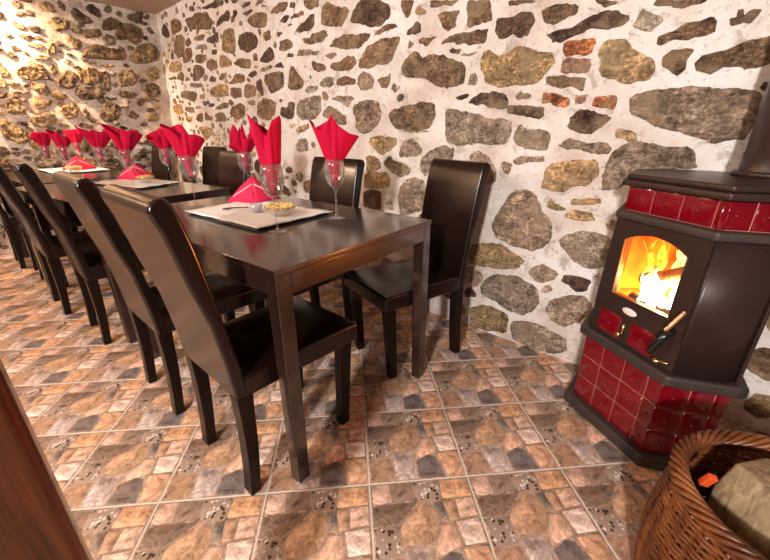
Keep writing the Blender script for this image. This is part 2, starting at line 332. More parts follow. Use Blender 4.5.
# ------------------------------------------------------------------ stone walls
LONG_STONES = """
d -4.527 2.016 -4.44 2.05 -4.369 1.987 -4.37 1.934 -4.453 1.933 -4.526 1.967
b -4.272 2.048 -4.134 2.043 -4.061 1.999 -4.087 1.947 -4.261 1.931 -4.3 1.954
b -4.013 2.062 -3.954 2.058 -3.96 2.027 -4.002 2.023
b -3.976 2.013 -3.8 2.007 -3.751 2.02 -3.545 1.993 -3.522 1.953 -3.486 1.932 -3.521 1.869 -3.838 1.923 -3.904 1.908 -3.931 1.947
b -3.85 2.088 -3.767 2.079 -3.756 2.041 -3.812 2.043 -3.862 2.062
b -3.699 2.062 -3.639 2.055 -3.64 2.035 -3.7 2.042
d -3.607 2.036 -3.449 2.043 -3.35 2.045 -3.25 2.027 -3.272 1.998 -3.439 2.003 -3.598 2.025
d -3.635 2.096 -3.549 2.08 -3.595 2.064
d -3.423 1.878 -3.399 1.909 -3.332 1.928 -3.217 1.956 -3.182 1.937 -3.206 1.884 -3.296 1.893 -3.361 1.879
d -3.127 1.941 -3.078 1.94 -3.066 1.908 -3.103 1.892 -3.135 1.915
d -3.144 2.008 -3.031 1.988 -3.057 1.974 -3.119 1.983
d -3.004 1.939 -2.968 1.954 -2.878 1.953 -2.873 1.935 -2.966 1.928
d -3.005 1.898 -2.932 1.9 -2.853 1.897 -2.878 1.878 -2.959 1.876
b -2.945 1.84 -2.881 1.865 -2.764 1.87 -2.681 1.846 -2.708 1.773 -2.787 1.772 -2.879 1.798
b -2.821 1.912 -2.795 1.937 -2.766 1.94 -2.687 1.926 -2.726 1.916
g -3.097 1.84 -3.036 1.863 -3.01 1.845 -3.026 1.824
b -4.311 1.837 -4.222 1.909 -4.133 1.92 -4.053 1.886 -4.084 1.81 -4.157 1.742 -4.255 1.747 -4.319 1.79
b -4.039 1.851 -3.966 1.873 -3.921 1.824 -3.998 1.806 -4.055 1.818
b -4.166 1.69 -4.138 1.746 -4.048 1.8 -3.947 1.783 -3.942 1.725 -4.038 1.686
g -4.467 1.878 -4.378 1.876 -4.369 1.859 -4.458 1.861
b -3.863 1.834 -3.853 1.858 -3.681 1.858 -3.638 1.842 -3.726 1.816
d -3.628 1.798 -3.6 1.821 -3.494 1.824 -3.449 1.842 -3.403 1.83 -3.432 1.765 -3.551 1.776
g -3.869 1.768 -3.817 1.792 -3.668 1.787 -3.626 1.756 -3.659 1.743
y -3.382 1.706 -3.322 1.819 -3.233 1.836 -3.158 1.82 -3.156 1.719 -3.183 1.668 -3.286 1.675
d -3.12 1.724 -3.085 1.768 -2.966 1.775 -2.861 1.751 -2.834 1.698 -2.874 1.656 -3.001 1.645 -3.091 1.672
b -2.755 1.745 -2.664 1.741 -2.674 1.69 -2.73 1.691
d -2.841 1.569 -2.766 1.616 -2.684 1.643 -2.651 1.626 -2.643 1.576 -2.684 1.557 -2.78 1.553
d -3.565 1.727 -3.473 1.722 -3.492 1.689 -3.569 1.695
b -3.894 1.663 -3.885 1.719 -3.781 1.721 -3.689 1.703 -3.698 1.666 -3.769 1.645
b -4.419 1.783 -4.36 1.825 -4.348 1.781 -4.38 1.742 -4.428 1.753
t -4.541 1.649 -4.465 1.719 -4.306 1.716 -4.204 1.681 -4.247 1.63 -4.387 1.63
b -4.121 1.613 -4.092 1.64 -4.031 1.635 -4.056 1.601
b -4.016 1.55 -3.957 1.64 -3.831 1.636 -3.752 1.604 -3.776 1.56 -3.912 1.518 -4.005 1.519
b -3.712 1.611 -3.681 1.653 -3.596 1.661 -3.51 1.641 -3.511 1.587 -3.655 1.578
y -3.473 1.6 -3.433 1.675 -3.341 1.655 -3.256 1.62 -3.257 1.579 -3.44 1.584
b -3.215 1.586 -3.202 1.605 -3.129 1.617 -3.002 1.604 -2.955 1.58 -2.987 1.539 -3.116 1.548
d -3.023 1.483 -3.006 1.506 -2.91 1.513 -2.894 1.492 -2.962 1.471
g -2.841 1.502 -2.817 1.519 -2.717 1.53 -2.712 1.509 -2.773 1.496
t -4.713 1.651 -4.65 1.724 -4.595 1.706 -4.639 1.631
t -4.625 1.799 -4.59 1.827 -4.505 1.811 -4.543 1.777
b -4.384 1.566 -4.348 1.601 -4.25 1.624 -4.19 1.594 -4.239 1.542
b -4.207 1.54 -4.141 1.572 -4.086 1.537 -4.128 1.53
b -4.612 1.59 -4.423 1.594 -4.391 1.566 -4.53 1.567
d -3.699 1.502 -3.629 1.539 -3.564 1.515 -3.595 1.483 -3.675 1.489
b -3.52 1.506 -3.47 1.535 -3.368 1.537 -3.385 1.506 -3.474 1.486
b -3.371 1.451 -3.279 1.471 -3.244 1.506 -3.16 1.514 -3.076 1.492 -3.099 1.448 -3.262 1.449
t -4.831 1.418 -4.732 1.483 -4.528 1.537 -4.428 1.517 -4.405 1.457 -4.474 1.394 -4.671 1.382
b -4.376 1.409 -4.336 1.453 -4.199 1.451 -3.998 1.427 -4.016 1.365 -4.081 1.349 -4.269 1.377
g -4.13 1.491 -4.087 1.512 -3.863 1.491 -3.829 1.465 -4.029 1.465
t -3.961 1.369 -3.915 1.404 -3.824 1.405 -3.852 1.358
y -3.725 1.399 -3.681 1.437 -3.534 1.465 -3.387 1.441 -3.382 1.363 -3.571 1.362 -3.665 1.369
b -3.359 1.373 -3.324 1.421 -3.167 1.411 -3.162 1.346 -3.271 1.338
b -3.126 1.35 -3.102 1.422 -2.995 1.427 -2.933 1.401 -2.942 1.34 -3.064 1.331
d -2.919 1.39 -2.917 1.44 -2.862 1.455 -2.836 1.439 -2.827 1.344 -2.87 1.334
g -3.088 1.284 -3.093 1.308 -2.971 1.309 -2.969 1.274 -3.035 1.271
g -3.775 1.455 -3.751 1.477 -3.714 1.463
d -3.811 1.291 -3.771 1.318 -3.665 1.317 -3.697 1.284
b -4.323 1.28 -4.283 1.312 -4.121 1.297 -4.123 1.254 -4.242 1.254
b -3.676 1.266 -3.596 1.293 -3.48 1.317 -3.394 1.302 -3.431 1.269 -3.552 1.262
b -3.409 1.217 -3.374 1.262 -3.211 1.3 -3.143 1.276 -3.164 1.199 -3.286 1.168
t -4.624 1.29 -4.58 1.337 -4.391 1.343 -4.381 1.255 -4.522 1.231
g -4.092 1.288 -4.028 1.309 -3.947 1.291 -4.023 1.277
b -4.103 1.188 -4.07 1.227 -3.936 1.243 -3.965 1.16 -4.063 1.168
b -3.907 1.178 -3.871 1.253 -3.826 1.215 -3.747 1.207 -3.768 1.173
b -3.696 1.212 -3.659 1.235 -3.522 1.234 -3.482 1.195 -3.501 1.16 -3.644 1.159
d -3.476 1.171 -3.442 1.194 -3.426 1.164
t -4.376 1.193 -4.307 1.226 -4.187 1.203 -4.252 1.157
t -4.07 1.115 -3.924 1.12 -3.781 1.1 -3.871 1.023 -3.975 0.995 -4.044 1.061
p -3.795 0.984 -3.713 1.088 -3.646 1.075 -3.681 0.96 -3.757 0.926
b -2.957 1.216 -2.923 1.288 -2.833 1.315 -2.755 1.306 -2.674 1.277 -2.718 1.199 -2.786 1.16 -2.927 1.178
p -3.612 1.05 -3.562 1.075 -3.53 1.051 -3.56 1.001 -3.616 1
b -2.634 1.838 -2.602 1.866 -2.531 1.878 -2.433 1.874 -2.43 1.848 -2.475 1.824 -2.558 1.826
d -2.415 1.838 -2.396 1.862 -2.343 1.849 -2.362 1.825
b -2.749 1.895 -2.711 1.899 -2.678 1.885 -2.715 1.883
b -2.261 1.849 -2.104 1.821 -2.119 1.788 -2.203 1.788 -2.247 1.806
d -2.534 1.773 -2.487 1.798 -2.43 1.797 -2.426 1.776 -2.477 1.762
b -2.426 1.776 -2.359 1.794 -2.276 1.791 -2.271 1.775 -2.355 1.769
d -2.364 1.691 -2.351 1.713 -2.253 1.738 -2.206 1.761 -2.164 1.752 -2.168 1.694 -2.238 1.681 -2.329 1.682
b -2.098 1.699 -2.077 1.791 -2.037 1.799 -1.999 1.788 -1.944 1.761 -1.851 1.732 -1.88 1.691 -1.919 1.658 -1.957 1.66 -2.074 1.69
d -2.456 1.741 -2.414 1.747 -2.4 1.739 -2.433 1.733
b -2.764 1.724 -2.737 1.745 -2.675 1.731 -2.65 1.7 -2.731 1.684
d -2.582 1.721 -2.519 1.715 -2.522 1.7 -2.571 1.688
b -2.573 1.612 -2.546 1.661 -2.469 1.664 -2.408 1.635 -2.416 1.607 -2.506 1.598
b -2.648 1.639 -2.623 1.675 -2.594 1.658 -2.607 1.621
b -2.297 1.641 -2.221 1.642 -2.19 1.659 -2.153 1.662 -2.063 1.657 -2.046 1.624 -2.117 1.603 -2.211 1.601 -2.284 1.62
b -2.033 1.577 -1.961 1.605 -1.872 1.612 -1.697 1.591 -1.692 1.577 -1.768 1.53 -1.889 1.539 -1.991 1.56
g -2.374 1.56 -2.344 1.582 -2.258 1.584 -2.201 1.561 -2.141 1.553 -2.153 1.538 -2.248 1.546 -2.333 1.545
d -2.486 1.563 -2.459 1.578 -2.406 1.568 -2.423 1.542
g -2.083 1.524 -2.047 1.532 -1.98 1.535 -1.971 1.508 -2.037 1.5
b -2.031 1.452 -2.018 1.472 -1.944 1.479 -1.873 1.498 -1.823 1.495 -1.805 1.45 -1.845 1.431 -1.935 1.425 -1.987 1.436
b -2.221 1.498 -2.2 1.506 -2.108 1.481 -2.068 1.459 -2.091 1.441 -2.156 1.441 -2.206 1.459
d -2.655 1.513 -2.616 1.528 -2.561 1.536 -2.532 1.502 -2.602 1.504
b -2.839 1.511 -2.806 1.523 -2.689 1.53 -2.684 1.509 -2.792 1.498
g -2.317 1.491 -2.286 1.492 -2.288 1.475
d -1.839 1.671 -1.819 1.702 -1.771 1.742 -1.743 1.757 -1.682 1.746 -1.619 1.734 -1.568 1.713 -1.532 1.675 -1.547 1.639 -1.599 1.618 -1.663 1.62 -1.718 1.635
b -2.795 1.44 -2.778 1.473 -2.662 1.482 -2.554 1.475 -2.561 1.386 -2.65 1.354 -2.736 1.351 -2.776 1.391
b -2.503 1.382 -2.479 1.453 -2.438 1.502 -2.401 1.468 -2.365 1.435 -2.314 1.4 -2.352 1.359 -2.419 1.349 -2.478 1.358
g -2.31 1.329 -2.287 1.363 -2.24 1.366 -2.172 1.356 -2.182 1.339 -2.269 1.318
g -2.15 1.359 -2.139 1.387 -2.073 1.403 -2.011 1.394 -2.015 1.35 -2.1 1.343
b -1.982 1.36 -1.971 1.391 -1.872 1.391 -1.81 1.374 -1.818 1.344 -1.94 1.346
g -1.799 1.343 -1.779 1.387 -1.749 1.4 -1.69 1.388 -1.662 1.363 -1.669 1.315 -1.728 1.309 -1.776 1.314
d -2.256 1.422 -2.24 1.426 -2.232 1.407 -2.25 1.407
t -2.135 1.281 -2.124 1.319 -2.098 1.323 -2.062 1.286 -2.093 1.266
g -2.042 1.276 -1.958 1.287 -1.853 1.279 -1.825 1.266 -1.854 1.247 -1.882 1.22 -1.96 1.252
b -2.641 1.3 -2.603 1.303 -2.578 1.291 -2.617 1.28
d -2.637 1.202 -2.604 1.25 -2.533 1.238 -2.508 1.28 -2.44 1.268 -2.473 1.169 -2.574 1.161
g -2.426 1.192 -2.414 1.253 -2.362 1.287 -2.17 1.304 -2.155 1.282 -2.167 1.194 -2.233 1.16 -2.38 1.155
g -2.138 1.176 -2.12 1.206 -2.06 1.23 -1.991 1.206 -1.904 1.17 -1.907 1.119 -1.97 1.116
g -1.838 1.177 -1.83 1.222 -1.778 1.248 -1.694 1.248 -1.624 1.233 -1.602 1.171 -1.637 1.109 -1.697 1.081 -1.766 1.061 -1.822 1.102 -1.814 1.143
t -2.451 1.086 -2.422 1.105 -2.293 1.128 -2.305 1.095 -2.411 1.061
p -2.534 1.126 -2.47 1.13 -2.457 1.105 -2.513 1.086
g -2.476 0.975 -2.435 1.016 -2.355 1.032 -2.324 1.008 -2.333 0.939 -2.464 0.935
g -2.302 0.989 -2.266 1.009 -2.236 0.991 -2.264 0.961
b -1.465 1.707 -1.376 1.691 -1.389 1.657 -1.411 1.624 -1.425 1.623 -1.459 1.663
t -1.375 1.643 -1.357 1.658 -1.299 1.633 -1.302 1.616 -1.356 1.621
b -1.275 1.673 -1.117 1.644 -1.132 1.636 -1.179 1.636 -1.235 1.634 -1.269 1.643
b -1.233 1.596 -1.205 1.609 -1.114 1.605 -1.111 1.593 -1.13 1.574 -1.128 1.542 -1.171 1.531 -1.197 1.555
b -1.648 1.581 -1.631 1.596 -1.568 1.61 -1.507 1.61 -1.485 1.594 -1.517 1.586 -1.599 1.576
d -1.418 1.547 -1.405 1.567 -1.368 1.593 -1.357 1.598 -1.332 1.584 -1.33 1.55 -1.366 1.543
b -1.338 1.508 -1.315 1.52 -1.232 1.514 -1.253 1.5 -1.278 1.481 -1.323 1.496
g -1.412 1.481 -1.403 1.519 -1.37 1.502 -1.388 1.488
b -1.771 1.598 -1.68 1.586 -1.721 1.556 -1.779 1.539 -1.839 1.542 -1.825 1.591
b -1.772 1.432 -1.764 1.475 -1.699 1.525 -1.599 1.551 -1.506 1.547 -1.464 1.538 -1.476 1.512 -1.511 1.476 -1.526 1.444 -1.557 1.429 -1.622 1.432 -1.678 1.419
b -1.2 1.478 -1.185 1.494 -1.098 1.509 -1.022 1.51 -0.957 1.505 -0.957 1.47 -0.972 1.45 -1.039 1.457 -1.094 1.471
d -1.153 1.451 -1.133 1.457 -1.088 1.444 -1.099 1.427 -1.135 1.429
g -1.09 1.418 -1.036 1.426 -0.999 1.427 -1.02 1.409 -1.074 1.414
b -1.442 1.394 -1.43 1.434 -1.401 1.444 -1.368 1.47 -1.335 1.453 -1.32 1.429 -1.284 1.432 -1.241 1.44 -1.171 1.42 -1.104 1.394 -1.058 1.366 -1.068 1.299 -1.087 1.294 -1.162 1.286 -1.214 1.296 -1.27 1.326 -1.326 1.344 -1.413 1.347 -1.438 1.367
g -1.773 1.398 -1.702 1.392 -1.691 1.365 -1.663 1.341 -1.704 1.314 -1.776 1.314
b -1.634 1.357 -1.557 1.369 -1.531 1.385 -1.534 1.346 -1.557 1.308 -1.601 1.315
g -1.525 1.302 -1.509 1.33 -1.462 1.309 -1.503 1.279
d -1.492 1.253 -1.472 1.274 -1.43 1.257 -1.44 1.236 -1.476 1.231
b -1.542 1.166 -1.513 1.191 -1.409 1.213 -1.369 1.208 -1.311 1.227 -1.232 1.218 -1.22 1.168 -1.248 1.098 -1.305 1.081 -1.375 1.081 -1.469 1.088 -1.518 1.119
y -1.709 1.018 -1.692 1.039 -1.626 1.052 -1.568 1.049 -1.484 1.042 -1.489 1.006 -1.534 0.973 -1.591 0.946 -1.651 0.965
g -1.451 0.991 -1.435 1.019 -1.363 1.039 -1.332 1.013 -1.291 0.988 -1.329 0.948 -1.412 0.937 -1.445 0.96
d -1.1 1.231 -1.091 1.24 -1.027 1.249 -1.029 1.231 -1.081 1.218
g -1.149 1.166 -1.144 1.186 -1.011 1.163 -0.963 1.149 -0.908 1.135 -0.788 1.123 -0.792 1.077 -0.804 1.027 -0.895 1.018 -0.998 1.023 -1.063 1.008 -1.134 1.028
b -1.072 1.604 -1.064 1.635 -0.963 1.617 -0.949 1.588 -0.943 1.539 -0.967 1.532 -1.017 1.529 -1.054 1.528 -1.068 1.539 -1.061 1.569
b -0.87 1.592 -0.868 1.6 -0.745 1.578 -0.753 1.572 -0.807 1.571 -0.858 1.578
d -0.92 1.525 -0.906 1.539 -0.853 1.533 -0.804 1.548 -0.753 1.532 -0.743 1.506 -0.761 1.46 -0.81 1.455 -0.828 1.469 -0.876 1.459 -0.906 1.48
b -0.716 1.519 -0.713 1.536 -0.675 1.546 -0.625 1.547 -0.592 1.536 -0.574 1.524 -0.58 1.502 -0.606 1.497 -0.643 1.488 -0.669 1.48 -0.699 1.489
d -0.68 1.442 -0.664 1.45 -0.632 1.46 -0.594 1.459 -0.544 1.473 -0.507 1.49 -0.473 1.491 -0.425 1.484 -0.401 1.469 -0.398 1.455 -0.411 1.439 -0.448 1.438 -0.493 1.445 -0.547 1.434 -0.587 1.422 -0.614 1.416 -0.658 1.414 -0.655 1.428
y -0.975 1.376 -0.965 1.415 -0.933 1.423 -0.895 1.393 -0.843 1.409 -0.805 1.419 -0.721 1.398 -0.65 1.382 -0.647 1.343 -0.663 1.313 -0.685 1.283 -0.713 1.268 -0.771 1.267 -0.888 1.274 -0.941 1.296 -0.957 1.339
g -1.035 1.29 -1.023 1.326 -0.998 1.339 -0.979 1.305 -0.988 1.284 -1.031 1.284
d -1.02 1.211 -1.002 1.232 -0.947 1.251 -0.856 1.246 -0.83 1.23 -0.826 1.176 -0.914 1.185 -0.953 1.199 -0.983 1.194
g -0.789 1.219 -0.774 1.241 -0.715 1.235 -0.715 1.218 -0.769 1.209
d -0.824 1.188 -0.793 1.187 -0.74 1.186 -0.653 1.177 -0.649 1.136 -0.673 1.129 -0.741 1.146 -0.809 1.151
g -0.766 1.034 -0.766 1.083 -0.748 1.105 -0.693 1.089 -0.623 1.083 -0.609 1.036 -0.615 1 -0.68 1.001 -0.736 1.016
o -0.667 1.207 -0.659 1.233 -0.592 1.223 -0.55 1.21 -0.551 1.183 -0.572 1.173 -0.621 1.186 -0.661 1.192
b -0.654 1.259 -0.658 1.286 -0.639 1.293 -0.604 1.295 -0.546 1.284 -0.5 1.278 -0.499 1.248 -0.505 1.233 -0.556 1.247 -0.608 1.251
g -0.557 1.02 -0.538 1.043 -0.521 1.049 -0.475 1.044 -0.455 1.028 -0.424 1.034 -0.403 1.034 -0.363 1.019 -0.364 0.997 -0.405 0.99 -0.462 1.005 -0.515 1.012
o -0.607 1.41 -0.569 1.41 -0.499 1.41 -0.494 1.396 -0.498 1.353 -0.593 1.358 -0.606 1.385
r -0.603 1.354 -0.497 1.344 -0.488 1.328 -0.5 1.294 -0.6 1.301
t -0.466 1.345 -0.466 1.369 -0.449 1.392 -0.407 1.396 -0.382 1.388 -0.364 1.37 -0.332 1.344 -0.307 1.33 -0.286 1.308 -0.276 1.28 -0.286 1.258 -0.315 1.248 -0.357 1.251 -0.403 1.264 -0.446 1.28 -0.459 1.305 -0.455 1.324
p -0.373 1.434 -0.367 1.463 -0.357 1.481 -0.338 1.469 -0.294 1.443 -0.291 1.43 -0.312 1.41 -0.344 1.419
b -0.516 1.537 -0.433 1.522 -0.441 1.517 -0.463 1.512 -0.482 1.508 -0.509 1.527
b -0.326 1.492 -0.315 1.501 -0.186 1.477 -0.18 1.469 -0.197 1.464 -0.239 1.465 -0.26 1.471 -0.273 1.477 -0.302 1.478
b -0.281 1.369 -0.281 1.386 -0.255 1.398 -0.236 1.405 -0.216 1.417 -0.189 1.419 -0.154 1.425 -0.14 1.413 -0.131 1.39 -0.146 1.381 -0.174 1.372 -0.216 1.369 -0.252 1.37 -0.266 1.359
r -0.534 1.201 -0.527 1.208 -0.501 1.212 -0.476 1.208 -0.484 1.193 -0.5 1.181 -0.526 1.184
o -0.46 1.19 -0.455 1.21 -0.381 1.204 -0.375 1.196 -0.376 1.156 -0.418 1.163 -0.457 1.176
d -0.542 1.1 -0.536 1.133 -0.507 1.157 -0.469 1.156 -0.403 1.138 -0.384 1.122 -0.405 1.099 -0.428 1.083 -0.446 1.067 -0.491 1.072 -0.534 1.089
t -0.353 1.056 -0.354 1.096 -0.284 1.075 -0.276 1.037 -0.324 1.049
g -0.331 1.194 -0.301 1.207 -0.241 1.215 -0.212 1.216 -0.171 1.219 -0.081 1.212 -0.008 1.207 0.023 1.193 0.033 1.176 0.035 1.1 0.026 1.056 0.008 1.055 -0.019 1.046 -0.04 1.039 -0.078 1.05 -0.122 1.068 -0.158 1.078 -0.198 1.083 -0.243 1.107 -0.285 1.133 -0.309 1.133 -0.323 1.159
b -0.251 1.304 -0.248 1.326 -0.234 1.344 -0.19 1.345 -0.177 1.337 -0.185 1.306 -0.184 1.28 -0.199 1.264 -0.22 1.268 -0.246 1.288
b -0.154 1.295 -0.147 1.311 -0.102 1.32 -0.064 1.338 -0.03 1.349 0.011 1.351 0.05 1.346 0.07 1.276 0.029 1.277 0.009 1.269 -0.018 1.267 -0.049 1.28 -0.064 1.274 -0.098 1.277 -0.104 1.258 -0.132 1.267 -0.148 1.277
d -0.093 1.393 -0.098 1.413 -0.086 1.407 -0.089 1.432 -0.079 1.432 -0.076 1.409 -0.066 1.421 -0.055 1.43 -0.036 1.425 -0.037 1.411 -0.052 1.394 -0.073 1.395
d 0.028 1.205 0.032 1.219 0.042 1.22 0.046 1.2 0.035 1.197
g -0.734 1.019 -0.606 1.022 -0.607 1.005 -0.656 0.996 -0.713 1.006
g -0.564 1.027 -0.406 1.034 -0.394 1.014 -0.405 0.993 -0.478 1.008 -0.544 1.01
g -0.759 0.95 -0.736 0.965 -0.625 0.977 -0.612 0.951 -0.675 0.941 -0.747 0.935
g -0.992 0.964 -0.948 0.98 -0.89 0.959 -0.834 0.895 -0.834 0.846 -0.865 0.833 -0.91 0.835 -0.98 0.834
g -0.82 0.924 -0.799 0.946 -0.766 0.932 -0.775 0.879 -0.797 0.892
t -0.604 0.842 -0.607 0.918 -0.567 0.946 -0.486 0.963 -0.404 0.964 -0.386 0.915 -0.412 0.868 -0.466 0.854 -0.511 0.821 -0.565 0.827 -0.598 0.831
g -0.366 0.888 -0.359 0.949 -0.341 1.004 -0.304 1.028 -0.253 1.04 -0.167 1.024 -0.113 1.022 -0.085 1.002 -0.074 0.958 -0.095 0.949 -0.167 0.945 -0.238 0.944 -0.285 0.906 -0.301 0.861 -0.35 0.848
g -0.822 0.611 -0.813 0.676 -0.782 0.732 -0.752 0.785 -0.7 0.814 -0.645 0.806 -0.597 0.736 -0.568 0.701 -0.53 0.669 -0.533 0.6 -0.567 0.548 -0.615 0.533 -0.687 0.534 -0.742 0.545 -0.8 0.566
t -0.474 0.779 -0.457 0.803 -0.362 0.811 -0.354 0.791 -0.411 0.777 -0.464 0.771
t -0.491 0.726 -0.448 0.755 -0.382 0.75 -0.356 0.721 -0.406 0.707 -0.457 0.708
y -0.578 0.766 -0.559 0.789 -0.521 0.773 -0.486 0.75 -0.514 0.733 -0.556 0.743
t -0.326 0.706 -0.3 0.732 -0.279 0.722 -0.283 0.682 -0.306 0.687
g -0.487 0.599 -0.462 0.637 -0.406 0.661 -0.333 0.664 -0.283 0.647 -0.265 0.605 -0.27 0.544 -0.304 0.517 -0.36 0.504 -0.415 0.521 -0.448 0.558
y -0.978 0.421 -0.946 0.487 -0.853 0.523 -0.762 0.529 -0.686 0.491 -0.642 0.473 -0.666 0.424 -0.735 0.402 -0.838 0.394 -0.936 0.383
g -0.855 0.269 -0.82 0.334 -0.742 0.369 -0.655 0.377 -0.566 0.345 -0.533 0.293 -0.557 0.217 -0.605 0.179 -0.672 0.178 -0.758 0.212 -0.844 0.217
g -0.607 0.411 -0.592 0.447 -0.556 0.474 -0.506 0.463 -0.465 0.447 -0.487 0.405 -0.551 0.377
d -0.449 0.415 -0.438 0.449 -0.377 0.454 -0.323 0.444 -0.335 0.395 -0.372 0.379 -0.411 0.399
p -0.534 0.348 -0.515 0.373 -0.488 0.381 -0.476 0.349 -0.498 0.328 -0.526 0.331
g -0.495 0.243 -0.479 0.299 -0.42 0.344 -0.343 0.364 -0.306 0.332 -0.301 0.281 -0.336 0.231 -0.393 0.191 -0.452 0.195
y -0.9 0.008 -0.91 0.112 -0.838 0.162 -0.764 0.167 -0.692 0.153 -0.675 0.116 -0.683 0.037 -0.771 0.016 -0.873 -0.002
g -0.649 0.05 -0.652 0.112 -0.579 0.15 -0.494 0.145 -0.431 0.128 -0.372 0.122 -0.369 0.052 -0.432 0.013 -0.547 0.002 -0.633 0.018
p -0.32 0.469 -0.299 0.489 -0.283 0.469 -0.299 0.45
g -1.461 0.943 -1.451 0.991 -1.394 1.031 -1.358 1.039 -1.326 1.006 -1.291 0.988 -1.31 0.96 -1.36 0.943 -1.434 0.938
g -1.58 0.901 -1.539 0.936 -1.505 0.913 -1.433 0.9 -1.368 0.875 -1.388 0.841 -1.459 0.82 -1.521 0.849 -1.568 0.872
y -1.734 0.88 -1.72 0.928 -1.657 0.935 -1.621 0.907 -1.61 0.861 -1.678 0.835 -1.728 0.836
y -1.757 0.733 -1.741 0.826 -1.556 0.838 -1.539 0.805 -1.544 0.753 -1.692 0.73
g -1.462 0.691 -1.452 0.761 -1.398 0.812 -1.324 0.826 -1.278 0.809 -1.26 0.762 -1.275 0.644 -1.437 0.587 -1.455 0.639
g -1.301 0.871 -1.293 0.934 -1.251 0.977 -1.16 1.006 -1.088 0.993 -1.109 0.928 -1.228 0.907 -1.264 0.834
d -1.768 0.599 -1.765 0.695 -1.718 0.723 -1.617 0.723 -1.605 0.601
g -1.479 1.084 -1.248 1.084 -1.276 1.073 -1.374 1.068
p -1.568 0.606 -1.556 0.671 -1.52 0.684 -1.496 0.615
"""
